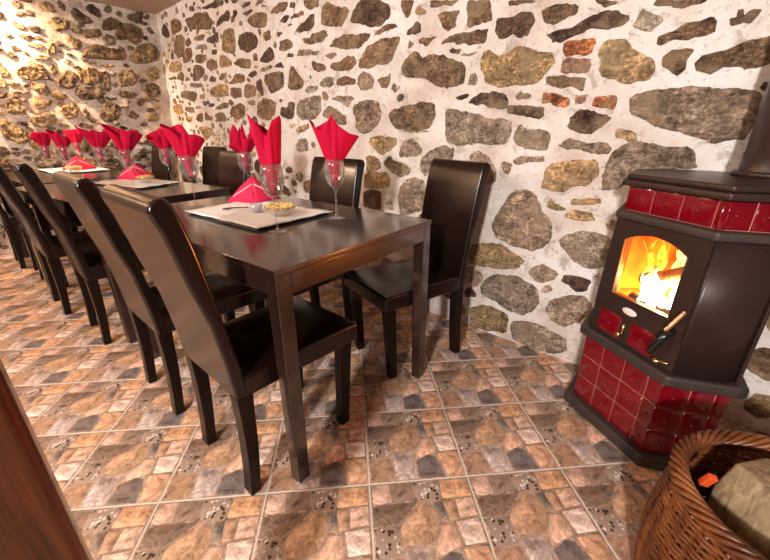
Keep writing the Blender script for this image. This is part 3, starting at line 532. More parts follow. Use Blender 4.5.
END_STONES = """
t 0.883 2.039 0.903 2.076 0.95 2.081 0.981 2.032 0.962 2.014 0.898 2.017
b 1.002 2.081 1.017 2.103 1.056 2.086 1.041 2.044 1.015 2.054
b 1.079 2.035 1.113 2.077 1.16 2.06 1.23 1.999 1.204 1.979 1.122 1.981
d 1.204 2.094 1.257 2.125 1.304 2.092 1.295 2.042 1.252 2.051
t 0.912 1.926 0.945 1.981 1.014 1.988 1.051 1.979 1.033 1.925 1.004 1.905 0.941 1.884
b 1.307 1.98 1.334 2.027 1.407 2.056 1.47 2.029 1.437 1.978 1.342 1.958
b 1.133 1.893 1.162 1.929 1.274 1.953 1.287 1.911 1.237 1.879 1.159 1.868
b 1.297 1.879 1.335 1.923 1.366 1.911 1.376 1.845 1.316 1.831
t 1.003 1.836 1.035 1.867 1.081 1.848 1.109 1.808 1.084 1.767 1.046 1.762 1.039 1.799
t 0.699 1.948 0.718 1.972 0.763 1.978 0.756 1.953
t 0.588 1.82 0.62 1.83 0.645 1.809 0.627 1.792 0.592 1.801
t 0.624 1.732 0.653 1.741 0.681 1.715 0.654 1.696 0.622 1.707
t 0.672 1.813 0.715 1.83 0.767 1.822 0.782 1.794 0.74 1.788
t 0.725 1.746 0.759 1.776 0.837 1.771 0.835 1.745 0.772 1.737
t 0.85 1.71 0.864 1.764 0.902 1.806 0.911 1.76 0.904 1.712 0.871 1.697
t 0.835 1.591 0.865 1.632 0.897 1.58 0.872 1.539 0.837 1.558
b 1.093 1.712 1.169 1.817 1.28 1.82 1.435 1.783 1.411 1.72 1.256 1.709 1.145 1.707
t 0.606 1.547 0.652 1.588 0.794 1.597 0.807 1.533 0.789 1.498 0.672 1.489 0.613 1.505
t 0.516 1.569 0.551 1.572 0.561 1.511 0.496 1.495
t 0.755 1.667 0.768 1.684 0.862 1.68 0.847 1.657 0.76 1.652
b 0.99 1.717 1.014 1.733 1.029 1.71 1 1.696
t 0.69 1.628 0.721 1.642 0.796 1.608 0.745 1.592
g 0.945 1.657 0.982 1.683 0.996 1.657 0.966 1.637
d 1.204 2.084 1.225 2.118 1.263 2.129 1.281 2.087 1.308 2.071 1.292 2.036 1.251 2.045
d 1.343 2.099 1.364 2.145 1.397 2.146 1.397 2.109 1.367 2.082
d 1.431 2.093 1.455 2.114 1.484 2.097 1.457 2.076
d 1.526 2.082 1.558 2.116 1.594 2.117 1.616 2.138 1.673 2.148 1.642 2.074 1.6 2.05 1.543 2.065
d 1.686 2.116 1.71 2.143 1.733 2.13 1.701 2.09 1.682 2.093
b 1.302 1.979 1.328 2.027 1.378 2.055 1.425 2.032 1.416 1.986 1.351 1.948 1.307 1.952
b 1.402 1.928 1.432 1.983 1.481 2.021 1.568 2.039 1.611 2.006 1.617 1.937 1.564 1.888 1.537 1.873 1.495 1.907 1.407 1.883
g 1.677 2.011 1.705 2.038 1.743 1.997 1.713 1.975
d 1.634 1.928 1.659 1.961 1.675 1.939 1.663 1.908
d 1.711 1.927 1.738 1.967 1.76 1.946 1.741 1.907
y 1.488 1.741 1.527 1.818 1.612 1.877 1.693 1.894 1.714 1.83 1.702 1.753 1.61 1.718 1.519 1.708
b 1.707 1.841 1.735 1.875 1.753 1.822 1.743 1.758 1.72 1.743
b 1.397 1.801 1.417 1.845 1.449 1.826 1.445 1.772 1.41 1.78
b 1.303 1.869 1.322 1.916 1.383 1.908 1.381 1.868 1.316 1.831
d 1.407 1.672 1.442 1.694 1.475 1.673 1.435 1.657
y 1.599 1.617 1.642 1.678 1.698 1.692 1.732 1.668 1.715 1.588 1.65 1.57
t 1.342 1.495 1.344 1.593 1.446 1.652 1.513 1.609 1.492 1.531 1.43 1.501
g 1.283 1.588 1.312 1.614 1.35 1.594 1.319 1.561
t 1.21 1.652 1.284 1.677 1.351 1.66 1.288 1.642
t 0.527 1.451 0.555 1.474 0.604 1.456 0.596 1.44 0.549 1.434
t 0.537 1.387 0.549 1.399 0.603 1.399 0.658 1.395 0.58 1.379
t 0.468 1.28 0.482 1.33 0.516 1.343 0.556 1.323 0.585 1.257 0.565 1.219 0.5 1.215 0.461 1.236
t 0.676 1.467 0.698 1.48 0.77 1.464 0.78 1.403 0.75 1.381 0.697 1.403
t 0.649 1.305 0.673 1.362 0.707 1.364 0.736 1.303 0.713 1.273 0.668 1.266
t 0.796 1.386 0.831 1.429 0.921 1.376 0.873 1.35 0.81 1.341
t 0.825 1.254 0.861 1.297 0.93 1.323 0.975 1.283 0.937 1.214 0.876 1.182 0.841 1.212
b 0.856 1.47 0.901 1.553 0.971 1.593 1.009 1.574 0.998 1.481 0.936 1.442 0.885 1.444
t 1.03 1.576 1.106 1.629 1.191 1.615 1.182 1.519 1.12 1.49 1.033 1.495
b 1.212 1.605 1.259 1.609 1.27 1.55 1.241 1.438 1.195 1.472
b 1.006 1.47 1.095 1.476 1.175 1.482 1.203 1.423 1.165 1.384 1.069 1.36 1.002 1.357 0.982 1.41
t 0.596 1.171 0.611 1.195 0.687 1.208 0.743 1.233 0.781 1.198 0.769 1.15 0.705 1.119 0.634 1.113
b 0.684 1.196 0.733 1.233 0.772 1.228 0.778 1.186 0.733 1.15
t 0.382 1.077 0.41 1.179 0.461 1.169 0.496 1.129 0.557 1.077 0.548 1.005 0.473 0.971 0.418 1.008
t 0.99 1.253 1.029 1.279 1.041 1.229 1.011 1.197
b 1.128 1.206 1.156 1.284 1.204 1.342 1.275 1.339 1.246 1.196 1.174 1.168
b 1.314 1.424 1.342 1.463 1.395 1.448 1.459 1.452 1.484 1.415 1.408 1.387 1.347 1.394
b 1.54 1.47 1.576 1.525 1.659 1.544 1.701 1.508 1.693 1.434 1.623 1.409 1.574 1.44
b 1.134 1.206 1.168 1.284 1.165 1.328 1.228 1.343 1.296 1.321 1.306 1.25 1.243 1.182 1.168 1.168
b 1.365 1.225 1.412 1.273 1.472 1.241 1.438 1.199 1.38 1.205
b 1.476 1.335 1.506 1.39 1.54 1.398 1.536 1.338 1.499 1.316
y 1.53 1.187 1.581 1.244 1.639 1.26 1.665 1.204 1.639 1.175
g 1.304 1.302 1.381 1.312 1.378 1.294 1.314 1.289
t 1.305 1.578 1.328 1.604 1.332 1.568
t 1.639 1.342 1.677 1.358 1.675 1.303 1.645 1.295
g 0.528 0.834 0.573 0.902 0.653 0.881 0.723 0.805 0.676 0.733 0.561 0.742
t 0.31 0.812 0.349 0.86 0.423 0.848 0.465 0.802 0.403 0.771
g 1.036 0.767 1.082 0.823 1.204 0.817 1.216 0.694 1.07 0.685
t 0.492 0.747 0.552 0.761 0.599 0.721 0.548 0.688
t 0.194 0.17 0.23 0.233 0.302 0.204 0.293 0.09 0.225 0.062 0.185 0.1
g 0.171 0.299 0.142 0.195 0.15 0.151 0.184 0.242
"""

STONE_COL = dict(b=(132,104,80), d=(90,66,56), g=(158,138,122), t=(190,158,118), y=(160,134,96), o=(180,112,74), r=(156,116,98), p=(200,180,160))
def parse(txt):
    L = []
    for ln in txt.strip().splitlines():
        a = ln.split(); q = list(map(float, a[1:])); L.append((a[0], list(zip(q[::2], q[1::2]))))
    return L
def inside(poly, x, y):
    r = False; n = len(poly)
    for i in range(n):
        x1, y1 = poly[i]; x2, y2 = poly[i-1]
        if (y1 > y) != (y2 > y) and x < (x2-x1)*(y-y1)/(y2-y1)+x1: r = not r
    return r
def refine(poly, step=.011, amp=.0045, seed=0):
    mx = sum(p[0] for p in poly)/len(poly); my = sum(p[1] for p in poly)/len(poly)
    poly = [(mx+(x-mx)*1.05, my+(y-my)*1.05) for x, y in poly]
    # corner rounding, then an irregular edge
    q = []
    n = len(poly)
    for i in range(n):
        a = Vector(poly[i]); b = Vector(poly[(i+1) % n])
        q.append(a.lerp(b, .14)); q.append(a.lerp(b, .86))
    out = []
    n = len(q)
    for i in range(n):
        a, b = q[i], q[(i+1) % n]; L = (b-a).length; k = max(1, int(L/step))
        for j in range(k): out.append(a.lerp(b, j/k))
    res = []
    for p in out:
        nx = noise.noise(Vector((p.x*22, p.y*22, seed))) + .6*noise.noise(Vector((p.x*60, p.y*60, seed)))
        nx += .5*noise.noise(Vector((p.x*140, p.y*140, seed)))
        ny = .5*noise.noise(Vector((p.x*140, p.y*140, seed+2))) + noise.noise(Vector((p.x*22, p.y*22, seed+9.3))) + .6*noise.noise(Vector((p.x*60, p.y*60, seed+5)))
        res.append((p.x + amp*nx, p.y + amp*ny))
    return res
def fill_stones(existing, regions, target, rnd):
    polys = [p for _, p in existing]; box = []
    for p in polys:
        box.append((min(a for a,_ in p), max(a for a,_ in p), min(b for _,b in p), max(b for _,b in p)))
    added = []
    for k in range(target):
        x0, x1, y0, y1, smin, smax = rnd.choice(regions)
        cx, cy = rnd.uniform(x0, x1), rnd.uniform(y0, y1)
        a = rnd.uniform(smin, smax)*(1 - .5*k/target); b = a*rnd.uniform(.5, .85); th = rnd.uniform(-.35, .35)
        P = []
        for i in range(8):
            t = 2*PI*i/8 + rnd.uniform(-.2,.2); e = rnd.uniform(.85, 1.12)
            u, v = a*e*math.cos(t), b*e*math.sin(t)
            P.append((cx+u*math.cos(th)-v*math.sin(th), cy+u*math.sin(th)+v*math.cos(th)))
        lo = (min(p[0] for p in P)-.015, max(p[0] for p in P)+.015, min(p[1] for p in P)-.015, max(p[1] for p in P)+.015)
        if lo[2] < .012: continue
        ok = True
        G = [(cx+(p[0]-cx)*1.13, cy+(p[1]-cy)*1.13) for p in P]
        for q, bb in zip(polys, box):
            if bb[1] < lo[0] or bb[0] > lo[1] or bb[3] < lo[2] or bb[2] > lo[3]: continue
            if any(inside(q, *g) for g in G) or any(inside(G, *g) for g in q): ok = False; break
        if ok:
            polys.append(P); box.append(lo); added.append((rnd.choice('bdgtygb'), P))
    return added
def build_wall(name, stones, u0, u1, f3, mortar_amp, prot, step, mats, rnd, back=.25, amp=.0045, rough=.2):
    """f3(u, z, h): point of the wall face, h metres out of the face into the room"""
    mb = MB()
    nu = int((u1-u0)/step); nz = int(CEIL_Z/step)
    def mh(u, z):
        return mortar_amp*(noise.noise(Vector((u*5, z*5, 3))) + .5*noise.noise(Vector((u*14, z*14, 7))) + .3*noise.noise(Vector((u*36, z*36, 1))))
    n0 = mb.add([f3(u0+(u1-u0)*i/nu, CEIL_Z*j/nz, mh(u0+(u1-u0)*i/nu, CEIL_Z*j/nz)) for j in range(nz+1) for i in range(nu+1)])
    for j in range(nz):
        for i in range(nu):
            a = n0 + j*(nu+1)+i
            mb.face([a, a+1, a+nu+2, a+nu+1], 0)
    # thickness behind the face
    n1 = mb.add([f3(u0,0,-back), f3(u1,0,-back), f3(u1,CEIL_Z,-back), f3(u0,CEIL_Z,-back)])
    c00, c10, c11, c01 = n0, n0+nu, n0+nz*(nu+1)+nu, n0+nz*(nu+1)
    for q in ((n1+3,n1+2,n1+1,n1), (c00,n1,n1+1,c10), (c10,n1+1,n1+2,c11), (c11,n1+2,n1+3,c01), (c01,n1+3,n1,c00)): mb.face(q, 0, smooth=False)
    for si, (c, poly) in enumerate(stones):
        o = refine(poly, amp=amp, seed=si*1.7)
        cx = sum(p[0] for p in o)/len(o); cy = sum(p[1] for p in o)/len(o)
        size = math.sqrt(max(1e-5, abs(sum(o[i-1][0]*o[i][1]-o[i][0]*o[i-1][1] for i in range(len(o))))/2))
        H = prot*min(1.3, .35+size*5)*rnd.uniform(.75, 1.25)
        base = lin(*STONE_COL[c]); k = rnd.uniform(.85, 1.2); w = rnd.uniform(-.06, .06)
        colr = (base[0]*k*(1+w), base[1]*k, base[2]*k*(1-w), 0)
        rings = []; T = [(1.0, -.25), (.985, .5), (.95, .85), (.86, .98), (.68, 1.0), (.45, 1.0), (.2, 1.0)]
        if size > .10: T = [(1.0, -.25), (.985, .5), (.95, .85), (.90, .95), (.83, 1.0), (.75, 1.0), (.66, 1.0), (.56, 1.0), (.46, 1.0), (.35, 1.0), (.2, 1.0)]
        for t, hh in T:
            P = []
            for (x, y) in o:
                px, py = cx+(x-cx)*t, cy+(y-cy)*t
                nn = noise.noise(Vector((px*16, py*16, si))) + .6*noise.noise(Vector((px*42, py*42, si+4))) + rough*noise.noise(Vector((px*100, py*100, si+8)))
                nn *= min(1, t/.45)
                h = mh(px, py) + H*hh + (H*.55*nn if hh > .5 else 0)
                if t == 1.0: h = mh(px, py) - .006
                P.append(f3(px, py, h))
            rings.append(mb.add(P))
        K = len(o)
        for a, b in zip(rings, rings[1:]):
            for i in range(K):
                j = (i+1) % K; mb.face([a+i, a+j, b+j, b+i], 1, colr)
        cc = mb.add([f3(cx, cy, mh(cx,cy)+H)])
        for i in range(K): mb.face([rings[-1]+i, rings[-1]+(i+1) % K, cc], 1, colr)
    return tag(mb.build(name, mats), kind='structure')

rnd = random.Random(11)
FILL_TOP = [(-2.4,-1.7,2.0,2.1,.05,.09), (-1.7,-1.2,1.87,2.1,.05,.13), (-1.2,-.8,1.77,2.1,.06,.15), (-.8,-.4,1.70,2.1,.06,.16), (-.4,.1,1.62,2.1,.06,.16), (-2.6,-2.2,2.04,2.1,.04,.07)]
LS = [s for s in parse(LONG_STONES) if min(p[0] for p in s[1]) > -4.80]
LS.append(('y', [(.30,.07),(.34,.05),(.37,.07),(.38,.12),(.35,.16),(.31,.15),(.29,.11)]))
LS.append(('d', [(.40,.06),(.46,.05),(.50,.10),(.47,.17),(.41,.16)]))
LS += fill_stones(LS, [(-4.6, -1.0, .0, .80, .04, .12), (-1.0,-.5,.0,.5,.05,.11), (.10, 1.3, .2, 2.1, .06, .17), (-4.6,-2.0,.0,.8,.03,.09)], 1500, rnd)
LS += fill_stones(LS, [(-4.55,-2.8,.75,2.12,.03,.055)], 800, rnd)
LS += fill_stones(LS, FILL_TOP, 700, rnd)
long_f = lambda u, z, h: (u, WALL_Y - h, z)
wall_long = build_wall('wall_back', LS, -5.0, 1.4, long_f, .0045, .0055, .028, [M_['mortar'], M_['stone']], rnd, amp=.0085)
ES = [s for s in parse(END_STONES) if max(p[0] for p in s[1]) < 1.76]
ES += fill_stones(ES, [(-1.6, 1.7, .0, .95, .05, .13), (-1.6, .2, .0, 2.1, .05, .14), (.2,1.7,.0,1.0,.04,.08)], 1500, rnd)
ES += fill_stones(ES, [(.0,1.7,.7,2.1,.03,.07)], 900, rnd)
end_f = lambda u, z, h: (end_x(z) + h, u, z)
wall_end = build_wall('wall_left', ES, -2.6, WALL_Y+.01, end_f, .020, .034, .024, [M_['mortar_rough'], M_['stone_rough']], rnd, amp=.011, rough=.55)

mb = MB(); mb.box((-5.1, -2.7, CEIL_Z), (1.4, WALL_Y+.2, CEIL_Z+.1))
tag(mb.build('ceiling', M_['plaster']), kind='structure')

# ------------------------------------------------------------------ tiled floor, laid diagonally
TS = .331; TA = math.radians(-46.8)
TU = Vector((math.cos(TA), -math.sin(TA))); TV = Vector((-math.sin(-TA)*-1, 0))
TU = Vector((.6845, .7290)); TV = Vector((.7290, -.6845))     # u: away along the wall side, v: towards the viewer
T0 = Vector((-1.327, .833))
PIECES = [
 ((216,168,140), 0, [(.01,.01),(.19,.01),(.2,.2),(.02,.22)]),
 ((128,98,80), 0, [(.21,.01),(.42,.01),(.43,.19),(.22,.2)]),
 ((170,145,130), 1, [(.44,.01),(.69,.01),(.68,.22),(.45,.2)]),
 ((204,144,100), 0, [(.71,.01),(.99,.01),(.99,.2),(.7,.21)]),
 ((98,72,56), 0, [(.01,.24),(.24,.22),(.45,.22),(.3,.36),(.22,.42),(.01,.43)]),
 ((186,138,100), 0, [(.31,.38),(.47,.23),(.58,.3),(.62,.42),(.55,.55),(.52,.62),(.26,.62),(.25,.46)]),
 ((92,80,72), 0, [(.59,.24),(.69,.24),(.70,.38),(.64,.40)]),
 ((172,124,90), 0, [(.71,.23),(.80,.23),(.80,.42),(.72,.44)]),
 ((208,160,130), 0, [(.82,.22),(.99,.22),(.99,.40),(.82,.42)]),
 ((232,192,168), 0, [(.77,.45),(.99,.43),(.99,.65),(.80,.66)]),
 ((168,145,130), 1, [(.01,.45),(.22,.45),(.24,.69),(.01,.70)]),
 ((160,116,86), 0, [(.01,.72),(.24,.71),(.26,.99),(.01,.99)]),
 ((188,160,146), 0, [(.27,.65),(.47,.65),(.51,.99),(.28,.99)]),
 ((96,86,82), 0, [(.51,.77),(.66,.70),(.74,.72),(.79,.99),(.53,.99)]),
 ((204,146,106), 0, [(.77,.69),(.99,.68),(.99,.99),(.82,.99)]),
 ((214,160,128), 0, [(.54,.63),(.64,.46),(.74,.48),(.76,.66),(.52,.74)]),
]
mb = MB()
def fl(i, j, u, v, z):
    p = T0 + TU*((i+u)*TS) + TV*((j+v)*TS); return (p.x, p.y, z)
def in_room(i, j):
    p = T0 + TU*((i+.5)*TS) + TV*((j+.5)*TS)
    return -5.35 < p.x < 1.6 and -2.7 < p.y < 2.2
gm = .009     # half grout gap as a share of the tile
for i in range(-16, 17):
    for j in range(-16, 17):
        if not in_room(i, j): continue
        near = True
        base = (*lin(158,126,102), 0)
        n = mb.add([fl(i,j,u,v,z) for (u,v,z) in ((gm,gm,-.0012),(1-gm,gm,-.0012),(1-gm,1-gm,-.0012),(gm,1-gm,-.0012),
                    (0,0,-.0024),(1,0,-.0024),(1,1,-.0024),(0,1,-.0024))])
        uvb = [(0,0),(TS,0),(TS,TS),(0,TS)]
        mb.face([n,n+3,n+2,n+1], 0, base, [uvb[0],uvb[3],uvb[2],uvb[1]])
        mb.face([n+4,n+7,n+6,n+5], 1, smooth=False)
        for a in range(4):
            b = (a+1) % 4; mb.face([n+a,n+b,n+4+b,n+4+a], 1, smooth=False)
        for k, (c, peb, P) in enumerate(PIECES):
            P = [(gm+.004+u*(1-2*gm-.008), gm+.004+v*(1-2*gm-.008)) for u, v in P]
            cx = sum(u for u,_ in P)/len(P); cy = sum(v for _,v in P)/len(P)
            col = (*lin(*c), peb)
            def sh(t, z):
                return [fl(i,j,cx+(u-cx)*t, cy+(v-cy)*t, z) for u,v in P]
            K = len(P); a0 = mb.add(sh(1.0,-.0012)); a1 = mb.add(sh(.95,-.0005))
            uv0 = [((u+.13*k)*TS, (v+.07*k)*TS) for u,v in P]
            uv1 = [((cx+(u-cx)*.93+.13*k)*TS, (cy+(v-cy)*.93+.07*k)*TS) for u,v in P]
            for q in range(K):
                r_ = (q+1) % K; mb.face([a0+q, a1+q, a1+r_, a0+r_], 0, col, [uv0[q],uv1[q],uv1[r_],uv0[r_]])
            mb.face([a1+q for q in range(K)][::-1], 0, col, uv1[::-1])
n = mb.add([(-5.3,-2.7,-.006),(1.6,-2.7,-.006),(1.6,2.1,-.006),(-5.3,2.1,-.006),(-5.3,-2.7,-.06),(1.6,-2.7,-.06),(1.6,2.1,-.06),(-5.3,2.1,-.06)])
for q in ((7,6,5,4),(0,4,5,1),(1,5,6,2),(2,6,7,3),(3,7,4,0)): mb.face([n+a for a in q], 1, smooth=False)
mb.face([n,n+1,n+2,n+3], 1, smooth=False)
for a in range(4): mb.v[n+a] = (mb.v[n+a][0], mb.v[n+a][1], -.0065)
tag(mb.build('floor', [M_['tile'], M_['grout']]), kind='structure')

# ------------------------------------------------------------------ tables
def make_table(corner, ang, length, label):
    """corner: south-east corner on the floor; the table runs towards -X"""
    W, H = .755, .75
    t = empty('dining_table', (corner[0], corner[1], 0), ang)
    tag(t, label, 'table', 'dark dining tables set end to end')
    b = MB(); b.box((-length, 0, H-.018), (0, W, H)); b.build('tabletop', M_['table_wood'], t, bevel=.0025)
    b = MB()
    z0, z1 = .672, H-.018
    for lo, hi in (((-.022,.052,z0),(-.002,W-.052,z1)), ((-length+.004,.052,z0),(-length+.025,W-.052,z1)),
                   ((-length+.052,.004,z0),(-.052,.025,z1)), ((-length+.052,W-.025,z0),(-.052,W-.004,z1))): b.box(lo, hi)
    b.build('apron', M_['table_wood'], t, bevel=.0015)
    for x, y in ((-.052,.002),(-.052,W-.052),(-length+.002,.002),(-length+.002,W-.052)):
        b = MB(); n = b.add([(x+.006,y+.006,0),(x+.044,y+.006,0),(x+.044,y+.044,0),(x+.006,y+.044,0),(x,y,z1),(x+.050,y,z1),(x+.050,y+.050,z1),(x,y+.050,z1)])
        # outer faces stay plumb
        ox = .060 if x > -.5 else 0
        for k in range(4):
            vx, vy, vz = b.v[n+k]
            b.v[n+k] = (vx + (.006 if x > -.5 and vx > x+.025 else (-.006 if x < -.5 and vx < x+.025 else 0)), vy + (.006 if y > .3 and vy > y+.025 else (-.006 if y < .3 and vy < y+.025 else 0)), vz)
        for q in ((0,3,2,1),(4,5,6,7),(0,1,5,4),(1,2,6,5),(2,3,7,6),(3,0,4,7)): b.face([n+i for i in q], 0, smooth=False)
        b.build('leg', M_['table_wood'], t, bevel=.003)
    return t
make_table((-.787,.470), math.radians(3.0), 1.20, 'nearest dark brown dining table, its short apron facing the stove')
make_table((-2.19,.385), math.radians(8.0), 1.18, 'middle dark brown dining table of the three set end to end')
make_table((-3.46,.305), math.radians(4.0), 1.20, 'farthest dark brown dining table, ending against the left stone wall')

# ------------------------------------------------------------------ chairs
def make_chair():
    r = empty('dining_chair', (0,0,0))
    hw = .18
    rear = [(-.100,.925),(-.080,.866),(-.050,.73),(-.020,.62),(.0,.48),(.010,.37)]
    front = [(.050,.37),(.040,.47),(.025,.56),(0,.725),(-.020,.837),(-.035,.90),(-.045,.932)]
    b = MB(); prof = rear[::-1] + [(-.093,.942),(-.075,.952),(-.058,.948)] + front[::-1]
    prof = [(y, z) for y, z in prof]
    b.prism(prof, -hw, hw, lambda u, v, h: (h, u, v), smooth=True)
    b.build('backrest', M_['leather'], r, bevel=.011, bseg=3)
    # seat cushion with softly crowned top
    b = MB(); nx, ny = 8, 9
    def wx(y): return .178 + .012*(y-.03)/.45
    ys = [.03 + .45*j/ny for j in range(ny+1)]
    top = []
    for j, y in enumerate(ys):
        for i in range(nx+1):
            u = -1+2*i/nx; v = -1+2*j/ny
            top.append((wx(y)*u, y, .436 + .012*(1-u**4)*(1-v**4)))
    bot = [(wx(y)*(-1+2*i/nx), y, .366) for y in ys for i in range(nx+1)]
    n = b.add(top); n2 = b.add(bot); S = nx+1
    for j in range(ny):
        for i in range(nx):
            a = j*S+i; b.face([n+a,n+a+1,n+a+S+1,n+a+S]); b.face([n2+a,n2+a+S,n2+a+S+1,n2+a+1], smooth=False)
    for i in range(nx):
        b.face([n+i+1,n+i,n2+i,n2+i+1]); e = ny*S; b.face([n+e+i,n+e+i+1,n2+e+i+1,n2+e+i])
    for j in range(ny):
        b.face([n+j*S,n+(j+1)*S,n2+(j+1)*S,n2+j*S]); b.face([n+(j+1)*S+nx,n+j*S+nx,n2+j*S+nx,n2+(j+1)*S+nx])
    b.build('seat', M_['leather'], r, bevel=.010, bseg=3)
    for sx in (-1, 1):
        # front leg, tapered
        b = MB(); x0, x1 = sorted((sx*.172, sx*.128))
        n = b.add([(x0+.004,.398,0),(x1-.004,.398,0),(x1-.004,.436,0),(x0+.004,.436,0),(x0,.412,.368),(x1,.412,.368),(x1,.462,.368),(x0,.462,.368)])
        for q in ((0,3,2,1),(4,5,6,7),(0,1,5,4),(1,2,6,5),(2,3,7,6),(3,0,4,7)): b.face([n+i for i in q], 0, smooth=False)
        b.build('leg', M_['leg_wood'], r, bevel=.003)
        # rear leg, sabre curved
        b = MB(); pr = [(0,0),(.008,.10),(.012,.20),(.012,.30),(.010,.372),(.060,.372),(.056,.30),(.052,.20),(.044,.10),(.034,0)]
        b.prism(pr[::-1], x0+.002*sx-.004*(sx<0), x1+.002*sx+.004*(sx>0), lambda u, v, h: (h, u, v), smooth=True)
        b.build('leg', M_['leg_wood'], r, bevel=.003)
    return r
CH = [ # x, y, rotation, label
 (-1.045,.343,0,  'nearest dark leather chair, its tall back turned to the camera'),
 (-1.605,.330,0,  'second leather chair from the camera in the row left of the tables'),
 (-2.460,.292,-1, 'third leather chair from the camera in the row left of the tables'),
 (-3.065,.222,1,  'fourth leather chair of the left row, its dark side at the left picture edge'),
 (-3.965,.235,0,  'fifth dark leather chair in the left row, only its thin legs showing beyond the others'),
 (-4.420,.165,0,  'farthest chair in the left row, one thin leg showing near the left stone wall'),
 (-.972,1.553,165,'dark leather chair standing clear at the stone wall side, right behind the near table corner'),
 (-1.530,1.290,180,'dark leather chair behind the glass with the pointed napkin, stone wall behind it'),
 (-2.548,1.262,180,'dark-edged leather chair on the wall side, its back right behind the curly napkin'),
 (-3.480,1.560,180,'leather chair on the wall side between the curly napkin and the spreading three-peaked napkin'),
 (-4.130,1.350,182,'leather chair on the wall side, seen left of the small drooping red napkin'),
 (-4.520,1.480,180,'leather chair at the far end of the wall side, mostly hidden in the room corner'),
]
proto = make_chair()
for i, (x, y, a, lab) in enumerate(CH):
    o = proto if i == 0 else copy_tree(proto)
    o.location = (x, y, 0); o.rotation_euler.z = math.radians(a)
    tag(o, lab, 'chair', 'dark leather dining chairs around the tables')

# ------------------------------------------------------------------ stove
sA = Vector((-.265,1.479)); su = Vector((.846,-.533)); sn = Vector((.533,.846))
sB = sA + su*.352
s2 = Vector((.915,.403)); sC = sB + s2*.205
sE = sA + Vector((-.031,.999))*.20
sD1 = Vector((.165,1.70)); sD2 = Vector((-.02,1.745))
OUT = [sA, sB, sC, sD1, sD2, Vector((-.17,1.735)), sE]
SO = Vector((.0, 1.50))       # stove origin on the floor
def loc2(p): return (p - SO)
def inset(poly, d):
    """inset a CCW polygon"""
    n = len(poly); out = []
    for i in range(n):
        a, b, c = poly[i-1], poly[i], poly[(i+1) % n]
        e1 = (b-a).normalized(); e2 = (c-b).normalized()
        n1 = Vector((-e1.y, e1.x)); n2 = Vector((-e2.y, e2.x))
        k = (n1+n2); k = k/(1+n1.dot(n2)) if 1+n1.dot(n2) > .1 else n1
        out.append(b + k*d)
    return out
stove = empty('wood_stove', (SO.x, SO.y, 0))
tag(stove, 'dark steel wood stove with red glazed tiles and a burning fire behind glass', 'stove')
def slab(name, d, z0, z1, mat, bev=.004, bs=3, poly=None):
    P = inset(poly or OUT, d); b = MB()
    b.prism([tuple(loc2(p)) for p in P], z0, z1, lambda u, v, h: (u, v, h)); return b.build(name, mat, stove, bevel=bev, bseg=bs)
slab('plinth', -.006, 0, .048, M_['cast'], .008)
slab('base_body', .024, .048, .335, M_['tile_joint'], .002)
slab('base_ledge', -.004, .334, .374, M_['cast'], .010)
OUT2 = list(OUT); OUT2[0] = sA + su*.036; OUT2[-1] = sE + su*.03; OUT2[-2] = OUT[-2] + Vector((.02,0))
slab('shelf', -.002, .806, .833, M_['cast'], .008, poly=OUT2)
slab('band_body', .024, .833, .914, M_['tile_joint'], .002, poly=OUT2)
slab('top_plate', -.004, .914, .934, M_['iron'], .006, poly=OUT2)
slab('top_plate_rim', .006, .934, .952, M_['iron'], .006, poly=OUT2)
# firebox shell: walls with an opening in the front facet
P = inset(OUT, .022); IN = inset(OUT2, .055)
b = MB(); pl = [tuple(loc2(p)) for p in P]; il = [tuple(loc2(p)) for p in IN]; Kp = len(pl); pu = [tuple(loc2(p)) for p in inset(OUT2, .022)]
fz0, fz1 = .374, .806
for i in range(1, Kp):       # every facet except the front one (0-1)
    j = (i+1) % Kp
    n = b.add([(*pl[i],fz0),(*pl[j],fz0),(*pu[j],fz1),(*pu[i],fz1)]); b.face([n,n+1,n+2,n+3], smooth=False)
b.build('body_shell', M_['iron'], stove)
b = MB()
for i in range(1, Kp):
    j = (i+1) % Kp
    n = b.add([(*il[j],.50),(*il[i],.50),(*il[i],.79),(*il[j],.79)]); b.face([n,n+1,n+2,n+3], smooth=False)
n = b.add([(*q,.50) for q in il]); b.face([n+i for i in range(Kp)], smooth=False)
n = b.add([(*q,.79) for q in il]); b.face([n+i for i in range(Kp)][::-1], smooth=False)
b.build('firebox_lining', M_['fireclay'], stove)
# local frame of the front facet: s along, z up, w outwards
def fr(s, z, w=0): 
    p = sA + su*s + sn*(.022 - w); p = loc2(p); return (p.x, p.y, z)
def fr2(s, z, w=0):
    q = Vector((-s2.y, s2.x)); p = sB + s2*s + q*(.022 - w); p = loc2(p); return (p.x, p.y, z)
# side seam posts and the curved side sheet
b = MB()
b.prism([(0.195,.375),(.205,.375),(.205,.805),(.195,.805)], 0, .012, lambda u,v,h: fr2(u-.02,v,h)); b.build('side_rail', M_['iron'], stove, bevel=.003)
b = MB(); K = 14; rows = []
for k in range(K+1):
    t = k/K; bulge = .012*math.sin(PI*t)
    rows.append([fr2(.012+.165*t, .378, .002+bulge), fr2(.012+.165*t, .804, .002+bulge)])
n = b.add([p for r_ in rows for p in r_])
for k in range(K): b.face([n+2*k, n+2*k+2, n+2*k+3, n+2*k+1])
b.build('side_panel', M_['iron'], stove, solid=.003)
